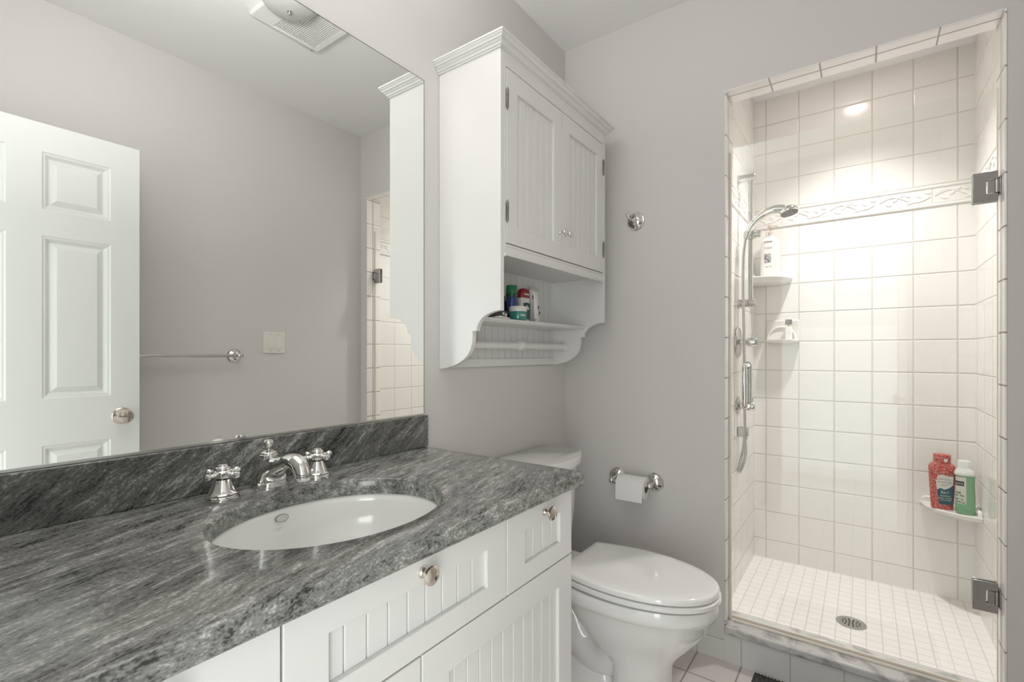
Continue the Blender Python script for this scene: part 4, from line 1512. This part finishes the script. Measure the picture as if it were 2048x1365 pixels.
# red 3in1 bottle
c = (1.4405, 2.889)
z0 = 0.5085
t = thing('body_wash_bottle', (c[0], c[1], z0), 'red speckled body wash bottle with a flip cap on the lower shelf', 'bottle')
redm = speckle_mat('red_speckled_plastic', (0.46, 0.045, 0.04), (0.52, 0.30, 0.25), 190, 0.3, 0.44, 0.64)
b = NEW()
rr = []
for hx, z in ((0.036, 0), (0.038, 0.004), (0.0395, 0.03), (0.0435, 0.10), (0.0465, 0.165), (0.0468, 0.186), (0.044, 0.194), (0.034, 0.201), (0.028, 0.204)):
    rr.append(rbox_ring(c[0], c[1], hx, 0.024 if z < 0.19 else 0.021, z0 + z, 3.4))
loft(b, rr)
obj('bottle_body', b, redm, t, angle=45)
b = NEW()
loft(b, [rbox_ring(c[0], c[1], 0.030, 0.021, z0 + 0.204, 2.6), rbox_ring(c[0], c[1], 0.0305, 0.0215, z0 + 0.228, 2.6), rbox_ring(c[0], c[1], 0.0295, 0.0205, z0 + 0.229, 2.6), rbox_ring(c[0], c[1], 0.0295, 0.0205, z0 + 0.231, 2.6),
         rbox_ring(c[0], c[1], 0.0305, 0.0215, z0 + 0.232, 2.6), rbox_ring(c[0], c[1], 0.030, 0.021, z0 + 0.240, 2.6), rbox_ring(c[0], c[1], 0.025, 0.017, z0 + 0.2425, 2.6)])
cp_ = obj('cap', b, redm, t)
b = NEW()
prism(b, [(c[0] + 0.004, z0 + 0.224), (c[0] + 0.004, z0 + 0.213), (c[0] + 0.0105, z0 + 0.209), (c[0] + 0.017, z0 + 0.213), (c[0] + 0.017, z0 + 0.224)], 'y', c[1] - 0.0222, c[1] - 0.018)
obj('cap_badge', b, offw, cp_)
yf = c[1] - 0.0245
b = NEW()
prism(b, [(1.4215, z0 + 0.095), (1.4285, z0 + 0.021), (1.4725, z0 + 0.024), (1.4755, z0 + 0.115), (1.460, z0 + 0.098), (1.447, z0 + 0.093)], 'y', yf - 0.0003, yf + 0.008)
obj('teal_label', b, simple('teal_label', (0.03, 0.10, 0.14), 0.4), t)
b = NEW()
prism(b, [(1.4175, z0 + 0.128), (1.4215, z0 + 0.085), (1.4335, z0 + 0.094), (1.4465, z0 + 0.088), (1.4615, z0 + 0.096), (1.4755, z0 + 0.112), (1.4765, z0 + 0.150), (1.458, z0 + 0.148), (1.440, z0 + 0.155), (1.4225, z0 + 0.147), (1.422, z0 + 0.128)], 'y', yf - 0.0008, yf + 0.008)
obj('white_label', b, offw, t)
ink = simple('dark_ink', (0.03, 0.04, 0.06), 0.5)
cream = simple('cream_ink', (0.75, 0.70, 0.58), 0.5)
text_mesh('label_script', 'Old Spice', 0.0105, simple('grey_ink', (0.25, 0.26, 0.28), 0.5), t, (1.4465, yf - 0.0010, z0 + 0.1345), FACE_CAM, shear=0.3)
text_mesh('label_text', 'HAIR & BODY WASH', 0.0052, ink, t, (1.4465, yf - 0.0010, z0 + 0.121), FACE_CAM)
text_mesh('label_text', 'SHAMPOO', 0.0042, ink, t, (1.4465, yf - 0.0010, z0 + 0.108), FACE_CAM)
text_mesh('label_title', '3in1', 0.018, cream, t, (1.448, yf - 0.0006, z0 + 0.076), FACE_CAM)
text_mesh('label_text', 'SHAMPOO', 0.0075, cream, t, (1.4495, yf - 0.0006, z0 + 0.060), FACE_CAM)
text_mesh('label_text', 'BODY WASH', 0.0075, cream, t, (1.4495, yf - 0.0006, z0 + 0.050), FACE_CAM)
text_mesh('label_text', 'CONDITIONER', 0.0055, cream, t, (1.4495, yf - 0.0006, z0 + 0.041), FACE_CAM)

# green bottle
c = (1.512, 2.846)
t = thing('conditioner_bottle', (c[0], c[1], z0), 'green bottle with a white screw cap on the lower shelf', 'bottle')
gm = simple('green_translucent_bottle', (0.20, 0.40, 0.23), 0.2)
b = NEW()
rr = []
for k, z in ((0.90, 0), (0.97, 0.004), (1.0, 0.03), (0.985, 0.08), (0.94, 0.12), (0.955, 0.15), (0.975, 0.163), (0.965, 0.167)):
    rr.append(rbox_ring(c[0], c[1], 0.0325 * k, 0.0250 * k, z0 + z, 2.6))
loft(b, rr)
obj('bottle_body', b, gm, t, angle=45)
b = NEW()
rr = []
for hx, z in ((0.0335, 0.1665), (0.0345, 0.168), (0.0345, 0.174), (0.030, 0.186), (0.0228, 0.196), (0.0215, 0.201), (0.0215, 0.226), (0.0195, 0.229)):
    rr.append(rbox_ring(c[0] - (0.004 if z > 0.19 else 0.002), c[1], hx, hx * 0.78, z0 + z, 2.4))
loft(b, rr)
obj('cap', b, M['wplastic'], t, angle=45)


def wrap_patch(bm, th0, th1, za, zb2, off, n=8):
    A = []
    for z in (za, zb2):
        row = []
        for i in range(n + 1):
            a = th0 + (th1 - th0) * i / n
            cc, ss = math.cos(a), math.sin(a)
            row.append((cc, ss, z))
        A.append(row)
    lo, hi = [], []
    for row, dst in ((A[0], lo), (A[1], hi)):
        for cc, ss, z in row:
            dst.append((c[0] + (0.0322 + off) * math.copysign(abs(cc) ** (2 / 2.6), cc), c[1] + (0.0248 + off) * math.copysign(abs(ss) ** (2 / 2.6), ss), z))
    inner = lambda p: (c[0] + (p[0] - c[0]) * 0.86, c[1] + (p[1] - c[1]) * 0.86, p[2])
    outer = [bm.verts.new(p) for p in lo + hi[::-1]]
    inn = [bm.verts.new(inner(p)) for p in lo + hi[::-1]]
    m = n + 1
    for i in range(n):
        bm.faces.new((outer[i], outer[i + 1], outer[2 * m - 2 - i], outer[2 * m - 1 - i]))
        bm.faces.new((inn[i], inn[2 * m - 1 - i], inn[2 * m - 2 - i], inn[i + 1]))
    L_ = len(outer)
    for i in range(L_):
        bm.faces.new((outer[i], inn[i], inn[(i + 1) % L_], outer[(i + 1) % L_]))


b = NEW()
wrap_patch(b, PI * 1.06, PI * 1.50, z0 + 0.045, z0 + 0.160, 0.0003)
obj('label_panel', b, simple('pale_label', (0.62, 0.60, 0.54), 0.4), t)
b = NEW()
wrap_patch(b, PI * 1.08, PI * 1.46, z0 + 0.122, z0 + 0.142, 0.0007)
obj('label_banner', b, simple('dark_banner', (0.05, 0.045, 0.06), 0.4), t)
b = NEW()
for a0, a1, za, zb2 in ((1.08, 1.36, 0.088, 0.096), (1.10, 1.46, 0.076, 0.084), (1.08, 1.44, 0.060, 0.070), (1.12, 1.48, 0.048, 0.056)):
    wrap_patch(b, PI * a0, PI * a1, z0 + za, z0 + zb2, 0.0006)
obj('label_print', b, speckle_mat('grey_green_print', (0.10, 0.16, 0.11), (0.45, 0.50, 0.44), 150), t)
text_mesh('label_text', 'Suave', 0.0105, offw, t, (c[0] - 0.021, c[1] - 0.0235, z0 + 0.132), Matrix.Rotation(-0.45, 3, 'Z') @ FACE_CAM)

# floor drain of the shower
t = thing('shower_drain', (1.113, 2.479, 0.0702), 'round steel floor drain in the white mosaic shower floor', 'drain')
b = NEW()
lathe(b, [(0.0, 0.0), (0.054, 0), (0.054, 0.0016), (0.051, 0.0026), (0.038, 0.0026), (0.037, 0.0014), (0, 0.0014)], (1.113, 2.479, 0.0702), seg=40)
obj('strainer_plate', b, M['chromed'], t)
for r_, n in ((0.030, 12), (0.019, 8), (0.008, 4)):
    for i in range(n):
        a = 2 * PI * (i + 0.5) / n
        b = NEW()
        lathe(b, [(0, 0.0014), (0.0036, 0.0014), (0.0036, 0.0019), (0, 0.0019)], (1.113 + r_ * math.cos(a), 2.479 + r_ * math.sin(a), 0.0702), seg=10)
        obj('drain_hole', b, M['hole'], t)

# recessed downlight in the shower ceiling
t = thing('recessed_downlight', (1.12, 2.60, SH), 'round recessed ceiling downlight lighting the shower', 'ceiling light')
b = NEW()
rings = []
for r_, z in ((0.075, SH - 0.0005), (0.075, SH - 0.004), (0.070, SH - 0.008), (0.056, SH - 0.006), (0.056, SH - 0.0005)):
    rings.append([Vector((1.12 + r_ * math.cos(a), 2.60 + r_ * math.sin(a), z)) for a in [2 * PI * i / 40 for i in range(40)]])
loft(b, rings, closed=True)
obj('trim_ring', b, M['trimw'], t, angle=50)
em = bpy.data.materials.new('lamp_glow')
em.use_nodes = True
em.node_tree.nodes.clear()
kk = NB(em.node_tree)
eo = kk.node('ShaderNodeOutputMaterial')
ee = kk.node('ShaderNodeEmission')
ee.inputs['Color'].default_value = (1.0, 0.93, 0.85, 1)
ee.inputs['Strength'].default_value = 22.0
kk.link(ee.outputs[0], eo.inputs['Surface'])
b = NEW()
lathe(b, [(0, 0.0005), (0.055, 0.0005), (0.055, 0.003), (0, 0.003)], (1.12, 2.60, SH), (0, 0, -1), 36)
obj('lamp_lens', b, em, t)

# dark bath mat
t = None
b = NEW()
mx0, mx1, my0, my1 = 0.822, 1.40, 1.45, 2.003
nx, ny = 52, 50
grid = []
for j in range(ny * 2 + 1):
    row = []
    for i in range(nx * 2 + 1):
        x = mx0 + (mx1 - mx0) * i / (nx * 2)
        y = my0 + (my1 - my0) * j / (ny * 2)
        hgt = 0.005 + (0.007 if (i % 2 and j % 2) else (0.003 if (i % 2 or j % 2) else 0.0))
        edge = min(i, j, nx * 2 - i, ny * 2 - j)
        if edge == 0:
            hgt = 0.0008
        row.append(b.verts.new((x, y, hgt)))
    grid.append(row)
for j in range(ny * 2):
    for i in range(nx * 2):
        b.faces.new((grid[j][i], grid[j][i + 1], grid[j + 1][i + 1], grid[j + 1][i]))
tag(obj('bath_mat', b, speckle_mat('charcoal_knobby_mat', (0.02, 0.02, 0.02), (0.11, 0.105, 0.10), 300, 0.9), org=(1.11, 1.73, 0.0), angle=70),
    'charcoal knobby bath mat on the tiled floor before the shower', 'bath mat')
